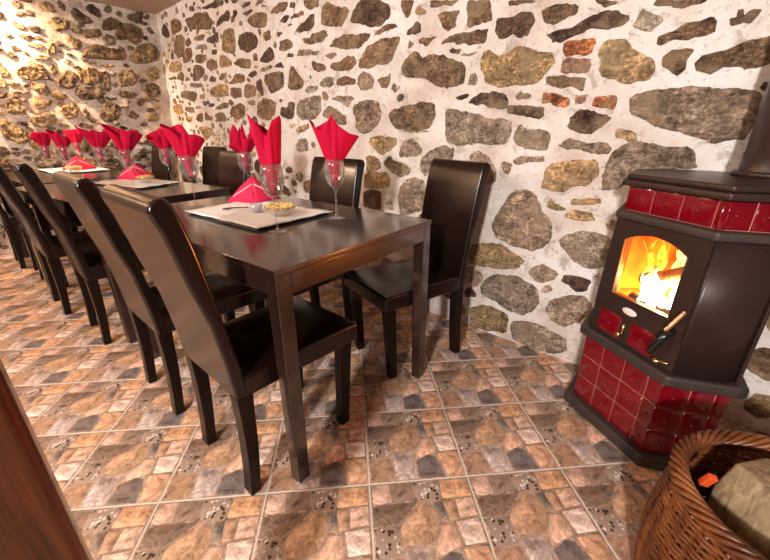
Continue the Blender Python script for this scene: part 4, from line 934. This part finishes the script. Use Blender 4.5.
# door: frame plate with an arched window
def arch(s): 
    t = (s-.083)/(.293-.083); return .742 + .034*math.sin(PI*min(1,max(0,t)))**.8
ws0, ws1, wz0 = .083, .293, .545
outer = [(.024,.480),(.345,.480),(.345,.803),(.036,.803)]
win = []
for k in range(13): win.append((ws1-(ws1-ws0)*k/12, arch(ws1-(ws1-ws0)*k/12)))
b = MB()
def ring_face(h):
    lower = [(ws0,wz0),(ws1,wz0)]
    quads = [[(.024,.480),(.345,.480),(ws1,wz0),(ws0,wz0)], [(.345,.480),(.345,.803),(ws1,arch(ws1)),(ws1,wz0)], [(.036,.803),(.024,.480),(ws0,wz0),(ws0,arch(ws0))]]
    for q in quads:
        n = b.add([fr(s,z,h) for s,z in q]); b.face([n,n+1,n+2,n+3] if h > 0 else [n+3,n+2,n+1,n], smooth=False)
    for k in range(12):
        s0, s1_ = win[k][0], win[k+1][0]
        o0 = .345-(.309)*k/12; o1 = .345-(.309)*(k+1)/12
        n = b.add([fr(s0,arch(s0),h), fr(o0,.803,h), fr(o1,.803,h), fr(s1_,arch(s1_),h)]); b.face([n,n+1,n+2,n+3] if h > 0 else [n+3,n+2,n+1,n], smooth=False)
ring_face(.012); ring_face(-.012)
loop = [(ws0,wz0),(ws1,wz0)] + win
for lp, fl_ in ((loop, False), (outer, True)):
    K = len(lp)
    for i in range(K):
        j = (i+1) % K
        n = b.add([fr(*lp[i],.012), fr(*lp[j],.012), fr(*lp[j],-.012), fr(*lp[i],-.012)])
        b.face([n,n+1,n+2,n+3] if not fl_ else [n+3,n+2,n+1,n], smooth=False)
door = b.build('stove_door', M_['iron'], stove)
b = MB(); b.prism([(s, z) for s, z in loop], -.004, 0, lambda u, v, h: fr(u, v, h)); b.build('glass_pane', M_['stove_glass'], door)
# arched window bead
b = MB(); path = [fr(s, z, .012) for s, z in [(ws0,wz0),(ws1,wz0)]] + [fr(s, z, .012) for s, z in win[:]]
b.tube(path, .003, 6, closed=True); b.build('window_bead', M_['iron'], door)
# lower door strip
b = MB(); b.prism([(.020,.376),(.345,.376),(.345,.478),(.020,.478)], -.012, .006, lambda u, v, h: fr(u, v, h)); low = b.build('ash_door', M_['iron'], stove, bevel=.003)
def red_tile(b, f, s0, s1, z0, z1, w0=0, knob=True, ornament=False):
    g = .0018; s0 += g; s1 -= g; z0 += g; z1 -= g
    ring = lambda i, w: [f(s0+i,z0+i,w), f(s1-i,z0+i,w), f(s1-i,z1-i,w), f(s0+i,z1-i,w)]
    L = [ring(0,w0-.001), ring(.0006,w0+.0015), ring(.002,w0+.0022), ring(.016,w0+.0024)]
    ns = [b.add(r_) for r_ in L]
    for a, c in zip(ns, ns[1:]):
        for k in range(4): b.face([a+k, a+(k+1)%4, c+(k+1)%4, c+k], 0)
    b.face([ns[-1]+k for k in range(4)], 0)
    if knob and s1-s0 > .05:
        cs, cz = (s0+s1)/2, (z0+z1)/2
        o = Vector(f(cs, cz, w0+.003));
        b.ball(o, .0060, 0, 10)
        if ornament:
            for ds, dz in ((-.012,-.004),(-.006,-.012),(.006,-.012),(.012,-.004),(0,.012)):
                b.ball(Vector(f(cs+ds, cz+dz, w0+.0028)), .0028, 0, 6)
b = MB()
for r_ in range(3):
    z0 = .050+.0945*r_; z1 = z0+.0945
    for s0, s1 in ((.012,.103),(.103,.194),(.194,.285),(.285,.340)): red_tile(b, fr, s0, s1, z0, z1)
    for s0, s1 in ((.000,.083),(.083,.148),(.148,.186)): red_tile(b, fr2, s0, s1, z0, z1)
b.build('base_tiles', M_['red_tile'], stove)
b = MB()
for s0, s1 in ((.043,.135),(.135,.226),(.226,.318),(.318,.351)): red_tile(b, fr, max(s0,.043), s1, .834, .913, ornament=True)
for s0, s1 in ((.000,.075),(.075,.138),(.138,.186)): red_tile(b, fr2, s0, s1, .834, .913, ornament=True)
b.build('band_tiles', M_['red_tile'], stove)
b = MB(); red_tile(b, fr, .052, .146, .386, .474, .006); red_tile(b, fr, .180, .274, .386, .474, .006); b.build('door_tiles', M_['red_tile'], low)
# badge
b = MB(); prof = [(.0,.003),(.0195,.003),(.022,.001),(.022,-.001)]
bm_ = MB(); K = 24; rr = []
for t, w in ((1,.0122),(1,.0145),(.9,.0155)):
    rr.append(bm_.add([fr(.168+.027*t*math.cos(2*PI*k/K), .506+.0125*t*math.sin(2*PI*k/K), w) for k in range(K)]))
for a, c in zip(rr, rr[1:]):
    for k in range(K): bm_.face([a+k, a+(k+1)%K, c+(k+1)%K, c+k])
bm_.face([rr[-1]+k for k in range(K)]); o = bm_.build('badge', M_['badge'], door); o['label'] = 'small oval pale enamel badge'
# brass knob between the lower tiles, brass catch on the right, lever handle with wire grip
b = MB(); b.tube([fr(.160,.418,.004), fr(.160,.418,.022)], .004, 8); b.ball(fr(.160,.418,.027), .009); b.tube([fr(.160,.455,.010),fr(.160,.418,.012)], .004, 8); b.build('brass_knob', M_['brass'], low)
b = MB(); b.tube([fr(.312,.403,.004), fr(.312,.403,.020)], .0035, 8); b.ball(fr(.306,.403,.024), .0085, sc=(1.5,1.2,1)); b.tube([fr(.312,.403,.018), fr(.335,.408,.016)], .003, 8); b.build('brass_catch', M_['brass'], low)
b = MB(); b.tube([fr(.318,.515,.010), fr(.315,.500,.040), fr(.296,.445,.046), fr(.292,.425,.044)], [.010,.012,.011,.006], 10); hd = b.build('door_handle', M_['black'], door)
b = MB(); hp = []
for k in range(90):
    t = k/89; c_ = Vector(fr(.308+.034*t, .515+.075*t, .030)); hp.append(c_ + Vector((math.cos(k*1.1)*.0055, 0, math.sin(k*1.1)*.0055)))
b.tube(hp, .0022, 5); b.build('coiled_grip', M_['steel_spring'], hd)
# flue
b = MB(); b.lathe([(.078,.950),(.078,1.02),(.074,1.022),(.074,CEIL_Z-.002)], 32, o=(.112-SO.x, 1.635-SO.y, 0)); b.build('flue_pipe', M_['iron'], stove)
b = MB(); b.lathe([(.074,.952),(.090,.952),(.090,.966),(.078,.968)], 32, o=(.112-SO.x, 1.635-SO.y, 0)); b.build('flue_collar', M_['iron'], stove, )

# fire inside the stove
def flame_blob(b, base, h, w, heat, lean=(0,0), tw=0):
    N, S = 14, 10; rings = []
    for i in range(N+1):
        t = i/N; r = w*(math.sin(PI*min(1,(t*.9+.1)))**.8)*(1-t)**.55 + .0004
        cx = base.x + lean[0]*t*t + .010*math.sin(6*t+tw); cy = base.y + lean[1]*t*t + .008*math.cos(5*t+tw)
        rings.append((b.add([(cx+r*math.cos(2*PI*k/S)*(1+.25*math.sin(3*2*PI*k/S+tw+t*4)), cy+r*.6*math.sin(2*PI*k/S), base.z+h*t) for k in range(S)]), heat*(1-.55*t)))
    for (a, ha), (c, hc) in zip(rings, rings[1:]):
        for k in range(S): b.face([a+k, a+(k+1)%S, c+(k+1)%S, c+k], 0, (ha, ha, ha, 0))
fb = MB()
R_ = random.Random(5)
def fpt(s, w, z): p = sA + su*s + sn*w; return Vector((p.x-SO.x, p.y-SO.y, z))
FL = []
for k in range(15):      # white-hot tongues low on the right
    FL.append((R_.uniform(.145,.285), R_.uniform(.07,.12), R_.uniform(.515,.545), R_.uniform(.06,.12), R_.uniform(.012,.024), R_.uniform(.8,1.0)))
for k in range(12):      # yellow flames behind the log
    FL.append((R_.uniform(.13,.25), R_.uniform(.16,.22), R_.uniform(.56,.62), R_.uniform(.10,.17), R_.uniform(.012,.024), R_.uniform(.35,.6)))
for k in range(10):      # orange ones to the left and right edges
    FL.append((R_.choice([R_.uniform(.085,.14), R_.uniform(.25,.29)]), R_.uniform(.12,.2), R_.uniform(.53,.60), R_.uniform(.10,.18), R_.uniform(.010,.018), R_.uniform(.15,.35)))
for s, w, z, h, r, heat in FL:
    flame_blob(fb, fpt(s,w,z), h, r, heat, (R_.uniform(-.03,.02), R_.uniform(-.01,.03)), R_.uniform(0,6))
fl = fb.build('flames', M_['flame'], None, loc=(SO.x, SO.y, 0))
tag(fl, 'yellow and orange flames burning behind the arched stove window', 'fire', kind='stuff')
def log_mesh(p0, p1, r, mats, name, label, cat, group=None):
    p0, p1 = Vector(p0), Vector(p1); mid = (p0+p1)/2; b = MB(); N = 10; pts = []; rad = []
    for i in range(N+1):
        t = i/N; pts.append(p0.lerp(p1, t)-mid); rad.append(r*(1+.10*math.sin(7*t+r*90)))
    b.tube(pts, rad, 9)
    o = b.build(name, mats, None, loc=mid); return tag(o, label, cat, group)
w0 = Vector((SO.x,SO.y,0))
log_mesh(w0+fpt(.095,.13,.585), w0+fpt(.290,.135,.695), .022, M_['ember_log'], 'burning_log', 'charred log leaning up through the flames to the right', 'log')
log_mesh(w0+fpt(.10,.09,.522), w0+fpt(.27,.085,.522), .019, M_['char'], 'burning_log', 'charred log lying flat behind the lower edge of the stove window', 'log')

# ------------------------------------------------------------------ table settings
def glass_mesh():
    b = MB()
    prof = [(0,.0),(.034,.0),(.0345,.0015),(.030,.003),(.012,.006),(.0045,.012),(.0035,.030),(.0033,.080),(.0042,.108),(.008,.118),(.020,.126),(.032,.142),(.0395,.165),(.0405,.185),(.037,.210),(.0335,.230),
            (.0325,.230),(.036,.210),(.0393,.185),(.0383,.165),(.031,.144),(.019,.129),(.006,.123),(0,.122)]
    b.lathe(prof, 28); return b
def napkin(parts_src, loc, label, k_):
    """flower-like folded napkin standing in the glass: ring of (angle in degrees, top height, top radius), 0 = camera right, 90 = away"""
    view = math.atan2(loc[1], loc[0])      # direction camera -> napkin
    ring = [(a, h, r*k_) for a, h, r in sorted(parts_src)]
    N = 96; T = 14; b = MB(); rows = []
    def at(th):
        d = (th*180/PI) % 360
        for k in range(len(ring)):
            a0, h0, r0 = ring[k]; a1, h1, r1 = ring[(k+1) % len(ring)]
            if k == len(ring)-1: a1 += 360
            dd = d if d >= a0 else d+360
            if a0 <= dd <= a1:
                t = (dd-a0)/(a1-a0+1e-9); return h0+(h1-h0)*t, r0+(r1-r0)*t
        return ring[0][1], ring[0][2]
    for j in range(T+1):
        t = j/T; row = []
        for i in range(N):
            th = 2*PI*i/N; H, Rr = at(th); z = .004 + (H-.004)*t
            inb = min(1, z/.105)
            rb = .006 + .022*inb**1.2              # inside the bowl
            out = max(0, (z-.09))/(max(.02, H-.09)); r = rb + (Rr-rb)*min(1,out)**1.1 if z > .09 else rb
            pleat = 1 + (.16*math.sin(5*th+loc[0]*9) + .08*math.sin(9*th+2))*min(1, .4+t)*(1-.5*t)
            r *= pleat
            ang = th + view - PI/2
            row.append((r*math.cos(ang), r*math.sin(ang), z))
        rows.append(b.add(row))
    for j in range(T):
        for i in range(N):
            k = (i+1) % N; b.face([rows[j]+i, rows[j]+k, rows[j+1]+k, rows[j+1]+i])
    o = b.build('folded_napkin', M_['napkin'], None, loc=(loc[0], loc[1], .75+.126), solid=.0016)
    tag(o, label, 'napkin', 'red napkins folded upright in the wine glasses'); return o
G0 = None
def glass(x, y, label):
    global G0
    if G0 is None:
        G0 = glass_mesh().build('wine_glass', M_['glass'], None); o = G0
    else:
        o = G0.copy(); COL.objects.link(o)
    o.location = (x, y, .7503); tag(o, label, 'wine glass', 'stemmed wine glasses holding red napkins'); return o
SET = [ # x, y, ring, napkin label, glass label
 (-1.124,.705, [(0,.215,.050),(25,.245,.070),(70,.20,.04),(120,.225,.05),(165,.245,.072),(195,.255,.062),(235,.200,.02),(262,.188,.03),(300,.235,.05),(335,.25,.062)],
  'tall red napkin with two rounded peaks in the glass nearest the camera', 'wine glass nearest the camera, standing at the front edge of the white placemat'),
 (-1.136,.993, [(0,.185,.105),(12,.19,.108),(50,.20,.05),(90,.262,.035),(120,.24,.04),(160,.215,.08),(184,.245,.102),(215,.205,.06),(262,.262,.028),(300,.225,.05),(335,.195,.085)],
  'red napkin with sharp pointed corners in the rightmost glass', 'rightmost wine glass, standing alone near the right edge of the nearest table'),
 (-1.809,.717, [(0,.165,.12),(20,.19,.105),(60,.19,.06),(95,.235,.05),(150,.22,.07),(178,.235,.125),(215,.215,.10),(255,.175,.05),(275,.235,.045),(310,.185,.07),(340,.185,.105)],
  'red napkin with three spreading peaks in the glass by the left corner of the placemat', 'wine glass by the left corner of the nearest placemat, overlapping the table gap'),
 (-1.945,1.070, [(0,.155,.10),(28,.215,.085),(50,.165,.06),(80,.245,.045),(110,.19,.05),(140,.24,.07),(165,.17,.10),(185,.125,.125),(215,.15,.09),(255,.225,.045),(280,.165,.05),(320,.17,.08)],
  'curly red napkin with rounded lobes, behind the left of the tallest napkin', 'wine glass behind the nearest red napkin tent'),
 (-2.690,.722, [(0,.18,.15),(25,.21,.13),(70,.20,.06),(110,.22,.06),(150,.24,.10),(185,.245,.145),(215,.21,.10),(250,.17,.05),(275,.22,.05),(310,.20,.09),(340,.20,.14)],
  'wide red napkin fanning out above the middle pink napkin tent', 'wine glass standing in front of the middle table placemat'),
 (-2.700,.945, [(0,.16,.09),(40,.20,.07),(90,.22,.05),(140,.20,.09),(180,.16,.14),(215,.15,.10),(260,.19,.05),(300,.18,.06)],
  'red napkin with a drooping left point, half hidden behind the three-peaked napkin', 'wine glass beyond the right corner of the middle placemat'),
 (-3.320,.735, [(0,.20,.17),(20,.215,.16),(70,.19,.06),(120,.20,.07),(165,.235,.15),(195,.24,.16),(230,.20,.08),(262,.215,.05),(300,.20,.08),(340,.19,.15)],
  'broad dark-red napkin, fourth from the left picture edge', 'wine glass at the far left corner of the middle table'),
 (-3.690,.600, [(0,.13,.10),(30,.16,.09),(90,.19,.05),(140,.21,.10),(180,.22,.11),(220,.18,.08),(270,.20,.04),(320,.16,.07)],
  'red napkin, second from the left picture edge', 'wine glass at the near end of the farthest table'),
 (-4.020,.545, [(0,.18,.09),(40,.20,.08),(90,.19,.05),(140,.20,.09),(180,.15,.13),(220,.17,.09),(270,.20,.04),(320,.19,.07)],
  'bright red napkin, leftmost of all in the picture', 'leftmost wine glass of the farthest table'),
 (-4.560,.850, [(0,.21,.14),(40,.22,.10),(90,.22,.05),(140,.21,.09),(180,.21,.13),(220,.19,.09),(270,.21,.05),(320,.19,.08)],
  'bright red napkin, third from the left picture edge', 'wine glass at the far end of the farthest table'),
]
for i, (x, y, ring, nl, gl) in enumerate(SET):
    glass(x, y, gl); napkin(ring, (x, y), nl, [.80,.86,.66,.66,.66,.7,.66,.6,.6,.6][i])

def placemat(c, label, zc=.7505):
    """c: four corners"""
    N = 14; b = MB(); n = None; P = []
    for j in range(N+1):
        for i in range(N+1):
            u, v = i/N, j/N
            p = (Vector(c[0])*(1-u)*(1-v) + Vector(c[1])*u*(1-v) + Vector(c[2])*u*v + Vector(c[3])*(1-u)*v)
            e = max(abs(u-.5), abs(v-.5))*2
            lift = .008 + .005*max(0, e-.7)/.3*(1+noise.noise(Vector((u*6, v*6, c[0][0]))))
            P.append((p.x, p.y, zc+lift))
    cx = sum(p[0] for p in P)/len(P); cy = sum(p[1] for p in P)/len(P)
    K = (N+1)**2
    n = b.add([(x-cx, y-cy, z-zc) for x, y, z in P]); n2 = b.add([(x-cx, y-cy, z-zc-.0022) for x, y, z in P])
    # cloth sheet; an added block below carries it
    for j in range(N):
        for i in range(N):
            a = j*(N+1)+i; b.face([n+a,n+a+1,n+a+N+2,n+a+N+1]); b.face([n2+a,n2+a+N+1,n2+a+N+2,n2+a+1])
    edge = [i for i in range(N+1)] + [(j)*(N+1)+N for j in range(1,N+1)] + [N*(N+1)+i for i in range(N-1,-1,-1)] + [j*(N+1) for j in range(N-1,0,-1)]
    for q in range(len(edge)):
        a, c2 = edge[q], edge[(q+1) % len(edge)]; b.face([n+c2, n+a, n2+a, n2+c2], smooth=False)
    o = b.build('placemat', M_['white_cloth'], None, loc=(cx, cy, zc)); tag(o, label, 'placemat', 'white placemats in the middle of the tables')
    b = MB(); q = [((Vector(p)-Vector((cx,cy)))*.93) for p in c]
    b.prism([tuple(v) for v in q], 0, .0062, lambda u, v, h: (u, v, h)); b.build('shade_backing', M_['black'], o)  # block holding up the mat, coloured black for the shade under it
    return o
placemat([(-1.691,.618),(-1.182,.661),(-1.207,1.034),(-1.745,.985)], 'large white placemat on the nearest table')
placemat([(-3.12,.60),(-2.611,.727),(-2.72,1.01),(-3.22,.90)], 'white placemat on the middle table, under the middle napkin tent')
placemat([(-4.60,.52),(-4.05,.55),(-4.10,.95),(-4.65,.92)], 'white placemat on the farthest table, under the small napkin tent')
ZM = .7612
def tent(cx, cy, ang, w, h, label, z=ZM):
    """pyramid-folded napkin; local -y faces the camera"""
    t = empty('napkin_tent', (cx, cy, z), ang); tag(t, label, 'napkin', 'red napkins folded into tents on the placemats')
    b = MB(); ap = (0, .02, h); L = (-w/2, .03, 0); R = (w/2, .03, 0); F = (0, -.055, 0); B = (0, .10, 0)
    def panel(a, c, d):
        N = 8; idx = {}
        for i in range(N+1):
            for j in range(N+1-i):
                u, v = i/N, j/N; k = 1-u-v
                p = Vector(a)*k + Vector(c)*u + Vector(d)*v
                nrm = (Vector(c)-Vector(a)).cross(Vector(d)-Vector(a)).normalized()
                p = p + nrm*(.006*math.sin(PI*min(1,(u+v)))*math.sin(PI*u*1.0+.4))
                p.z = max(0.0, p.z); idx[i,j] = b.add([p])
        for i in range(N):
            for j in range(N-i):
                b.face([idx[i,j], idx[i+1,j], idx[i,j+1]])
                if i+j < N-1: b.face([idx[i+1,j], idx[i+1,j+1], idx[i,j+1]])
    panel(ap, L, F); panel(ap, F, R); panel(ap, R, B); panel(ap, B, L)
    b.build('folded_cloth', M_['napkin_tent'], t, solid=.002)
    b = MB()
    A, Lv, Rv, Fv = Vector(ap), Vector(L), Vector(R), Vector(F)
    def on(a, c, d, u, v, off=.0075):
        nrm = (c-a).cross(d-a).normalized(); return a*(1-u-v)+c*u+d*v + nrm*off
    for (c, d, flip) in ((Lv, Fv, 0), (Fv, Rv, 1)):
        if flip: q = [on(A,c,d,.30,0), on(A,c,d,.34,0), on(A,c,d,.10,.72), on(A,c,d,.06,.72)]
        else: q = [on(A,c,d,0,.30), on(A,c,d,.72,.06), on(A,c,d,.72,.10), on(A,c,d,0,.34)]
        n = b.add(q); b.face([n,n+1,n+2,n+3])
    o = b.build('border_stripe', M_['white_trim'], t, solid=.001); o['label'] = 'pale stripe'
tent(-1.680,.945, math.radians(60), .255, .118, 'pinkish red napkin tent on the nearest placemat')
tent(-3.150,.875, math.radians(74), .245, .118, 'pinkish red napkin tent on the middle placemat, behind the small snack bowl')
tent(-4.320,.775, math.radians(80), .26, .115, 'small red napkin tent far left on the farthest placemat')

def bowl(x, y, z, r, label, seed):
    b = MB(); b.lathe([(0,.002),(r*.45,.0),(r*.5,.002),(r*.8,.016),(r,.040),(r-.0015,.0405),(r*.78,.018),(r*.48,.005),(0,.004)], 28)
    o = b.build('snack_bowl', M_['glass'], None, loc=(x, y, z)); tag(o, label, 'bowl', 'small glass snack bowls on the placemats')
    b = MB(); rr = random.Random(seed)
    for k in range(110):
        a = rr.uniform(0, 2*PI); q = r*.86*math.sqrt(rr.random()); h = .014+.034*rr.random()*(1-(q/r)**2*.5)
        if q > r*.45: h = max(h, .026)
        if q > r*.7: h = max(h, .036)
        d = Vector((rr.uniform(-1,1), rr.uniform(-1,1), rr.uniform(-.4,.4))).normalized()*rr.uniform(.006,.010)
        c = Vector((q*math.cos(a), q*math.sin(a), h))
        b.tube([c-d, c-d*.3+Vector((0,0,.0015)), c+d*.3+Vector((0,0,.0015)), c+d], [.0028,.0045,.0045,.0028], 6)
    o = b.build('snacks', M_['snack'], None, loc=(x, y, z)); tag(o, 'golden snacks heaped in the ' + label.split(' with ')[0], 'snacks', kind='stuff')
bowl(-1.315,.850,ZM,.066, 'glass snack bowl on the nearest placemat', 1)
bowl(-2.870,.845,ZM,.055, 'glass snack bowl on the middle placemat', 2)
bowl(-4.120,.700,ZM,.062, 'glass snack bowl on the farthest placemat', 3)
t = empty('tealight_holder', (-1.445,.815,ZM)); tag(t, 'small frosted tealight cup left of the nearest snack bowl', 'candle holder')
b = MB(); b.lathe([(0,0),(.019,0),(.021,.003),(.027,.034),(.025,.034),(.019,.006),(0,.005)], 24); b.build('cup', M_['candle_cup'], t)
b = MB(); b.lathe([(0,.006),(.017,.006),(.0195,.022),(0,.022)], 20); b.tube([(0,0,.022),(0.001,0,.028)], .0008, 5); b.build('candle', M_['wax'], t)
b = MB(); b.tube([(-.045,0,.004),(-.02,.002,.006),(.02,0,.005),(.045,-.003,.004)], [.005,.0028,.002,.0025], 8); b.ball((-.052,0,.004), .010, sc=(1.3,.9,.35))
o = b.build('small_spoon', M_['dark_metal'], None, loc=(-1.565,.795,ZM), rotz=math.radians(62)); tag(o, 'small dark spoon lying in front of the nearest napkin tent', 'spoon')

# ------------------------------------------------------------------ wicker basket with firewood
BX, BY, BZ, BR = .289, .912, .40, .203
bk = empty('wicker_basket', (BX, BY, 0)); tag(bk, 'round reddish brown wicker basket holding firewood in front of the stove', 'basket')
def brad(z): t = z/BZ; return .193 + .030*math.sin(PI*min(1, t*.95))*(1-.35*t)
NS = 34
b = MB(); rows = 58
for k in range(rows):
    z = .010 + (BZ-.045)*k/(rows-1); pts = []; M2 = NS*4
    for i in range(M2):
        th = 2*PI*i/M2; r = brad(z) + .0046*math.sin(NS/2*th + PI*(k % 2)) ; pts.append((r*math.cos(th), r*math.sin(th), z + .002*math.sin(3*th+k)))
    b.tube(pts, 0.0042*(1+.15*math.sin(k*2.3)), 6, closed=True)
b.build('weave', M_['wicker'], bk)
b = MB()
for i in range(NS):
    th = 2*PI*(i+.5)/NS + PI/NS*0
    b.tube([(brad(z)*math.cos(th), brad(z)*math.sin(th), z) for z in [0.002+(BZ-.03)*j/8 for j in range(9)]], .0040, 6)
b.build('stakes', M_['wicker'], bk)
b = MB()
for s in range(6):
    pts = []
    for i in range(160):
        th = 2*PI*i/160; ph = 9*th + 2*PI*s/6
        pts.append(((BR-.004+.013*math.cos(ph))*math.cos(th), (BR-.004+.013*math.cos(ph))*math.sin(th), BZ-.014+.014*math.sin(ph)))
    b.tube(pts, .0058, 6, closed=True)
b.build('rim', M_['wicker'], bk)
b = MB(); b.lathe([(0,.003),(.19,.003),(.19,.010),(0,.010)], 32); b.build('bottom', M_['wicker'], bk)
def split_log(c, size, rot, name, label, seed, lean=(0,0)):
    rr = random.Random(seed); b = MB(); K = 7; N = 6; rings = []
    ang = sorted([2*PI*k/K + rr.uniform(-.25,.25) for k in range(K)]); rad = [rr.uniform(.8,1.1) for _ in range(K)]
    for j in range(N+1):
        t = j/N; sc = 1 - .12*max(0, t-.85)/.15
        rings.append(b.add([(size[0]*rad[k]*sc*math.cos(ang[k])*(1+.05*noise.noise(Vector((k, t*3, seed)))), size[1]*rad[k]*sc*math.sin(ang[k])*(1+.05*noise.noise(Vector((k, t*3, seed+2)))), size[2]*t + .02*noise.noise(Vector((k*.9, t, seed+5)))*(j == N)) for k in range(K)]))
    for a, c2 in zip(rings, rings[1:]):
        for k in range(K): b.face([a+k, a+(k+1)%K, c2+(k+1)%K, c2+k], 0, smooth=False)
    b.face([rings[0]+k for k in range(K)][::-1], smooth=False); 
    cc = b.add([(0, 0, size[2]*1.03)])
    for k in range(K): b.face([rings[-1]+k, rings[-1]+(k+1)%K, cc], 0, smooth=False)
    o = b.build(name, [M_['log'], M_['log_bark']], None, loc=c, bevel=.008)
    o.rotation_euler = rot; return tag(o, label, 'firewood', 'split logs in the wicker basket')
split_log((.288,.930,.022), (.128,.116,.392), (math.radians(-3), math.radians(3), .6), 'firewood_log', 'big pale split log standing in the wicker basket', 3)
split_log((.250,1.070,.014), (.020,.020,.22), (.06, -.05, 1.2), 'firewood_log', 'small dark log end behind the big pale log in the basket', 8)
b = MB(); b.box((-.009,-.007,-.018),(.009,.007,.018)); o = b.build('orange_block', M_['orange'], None, loc=(.143,.897,.378), bevel=.003)
o.rotation_euler = (.25,.25,.5); tag(o, 'small bright orange block tucked inside the left rim of the basket', 'block')
b = MB(); b.tube([(0,0,0),(.006,.006,.05),(.015,.010,.10)], [.004,.0035,.002], 6); o = b.build('twig', M_['white_cloth'], None, loc=(.245,1.090,.41)); tag(o, 'thin pale twig sticking up at the back of the basket', 'twig')

# ------------------------------------------------------------------ timber post beside the camera
b = MB(); b.box((-.525,-.115,0),(-.430,-.020,.97)); o = b.build('timber_post', M_['post'], None, bevel=.012, bseg=3)
tag(o, 'dark red-brown varnished timber post cut by the lower left picture corner', 'post')

# ------------------------------------------------------------------ light
def area(name, loc, target, size, power, col):
    d = bpy.data.lights.new(name, 'AREA'); d.shape = 'DISK'; d.size = size; d.energy = power; d.color = col
    o = bpy.data.objects.new(name, d); COL.objects.link(o); o.location = loc
    o.rotation_euler = (Vector(target)-Vector(loc)).to_track_quat('-Z', 'Y').to_euler(); return o
def point(name, loc, r, power, col):
    d = bpy.data.lights.new(name, 'POINT'); d.shadow_soft_size = r; d.energy = power; d.color = col
    o = bpy.data.objects.new(name, d); COL.objects.link(o); o.location = loc; return o
area('room_lamp', (.85,-3.1,2.05), (-1.0,1.0,.6), .30, 225, (1,.965,.93))
def spot(name, loc, target, r, power, col, ang, blend):
    d = bpy.data.lights.new(name, 'SPOT'); d.shadow_soft_size = r; d.energy = power; d.color = col; d.spot_size = math.radians(ang); d.spot_blend = blend
    o = bpy.data.objects.new(name, d); COL.objects.link(o); o.location = loc
    o.rotation_euler = (Vector(target)-Vector(loc)).to_track_quat('-Z', 'Y').to_euler(); return o
spot('wall_lamp_and_fill', (-4.33,.32,2.08), (-4.78,.62,1.35), .04, 190, (1,.72,.45), 125, .8)
point('wall_lamp_and_fill', (-4.30,-1.30,2.0), .05, 100, (1,.70,.45))  # second of the pair: added fill light, brightens chair backs and left floor
area('overhead_fill', (-1.6,-.9,2.12), (-1.9,.5,.4), .9, 55, (1,.88,.76))  # added soft fill, no fixture known here; lifts tables and floor
fp = w0 + fpt(.20,.15,.566)
point('fire_glow', fp, .035, 190, (1,.25,.03))
W = bpy.data.worlds.new('room_air'); SC.world = W; W.use_nodes = True
bg = W.node_tree.nodes['Background']; bg.inputs[0].default_value = (1,.80,.66,1); bg.inputs[1].default_value = .07

# ------------------------------------------------------------------ camera
cd = bpy.data.cameras.new('camera'); cam = bpy.data.objects.new('camera', cd); COL.objects.link(cam)
cd.sensor_fit = 'HORIZONTAL'; cd.sensor_width = 36; cd.lens = 36*369.034/770; cd.clip_start = .02
Rr = Matrix(((.751289,.659956,-.000927),(.2466,-.28203,-.92716),(-.61215,.69633,-.37474)))
Rr = Matrix(((0.7508561,-0.2473990,0.6123797),(0.6604652,0.2825584,-0.6956626),(-0.0009268,0.9267980,0.3755591)))
cam.matrix_world = Matrix.Translation((0,0,1.082)) @ Rr.to_4x4()
SC.camera = cam
SC.view_settings.view_transform = 'Standard'; SC.view_settings.look = 'None'
SC.view_settings.gamma = 1; SC.view_settings.use_curve_mapping = False
SC.view_settings.exposure = 0
SC.cycles.use_denoising = True
SC.cycles.max_bounces = 8; SC.cycles.transparent_max_bounces = 16
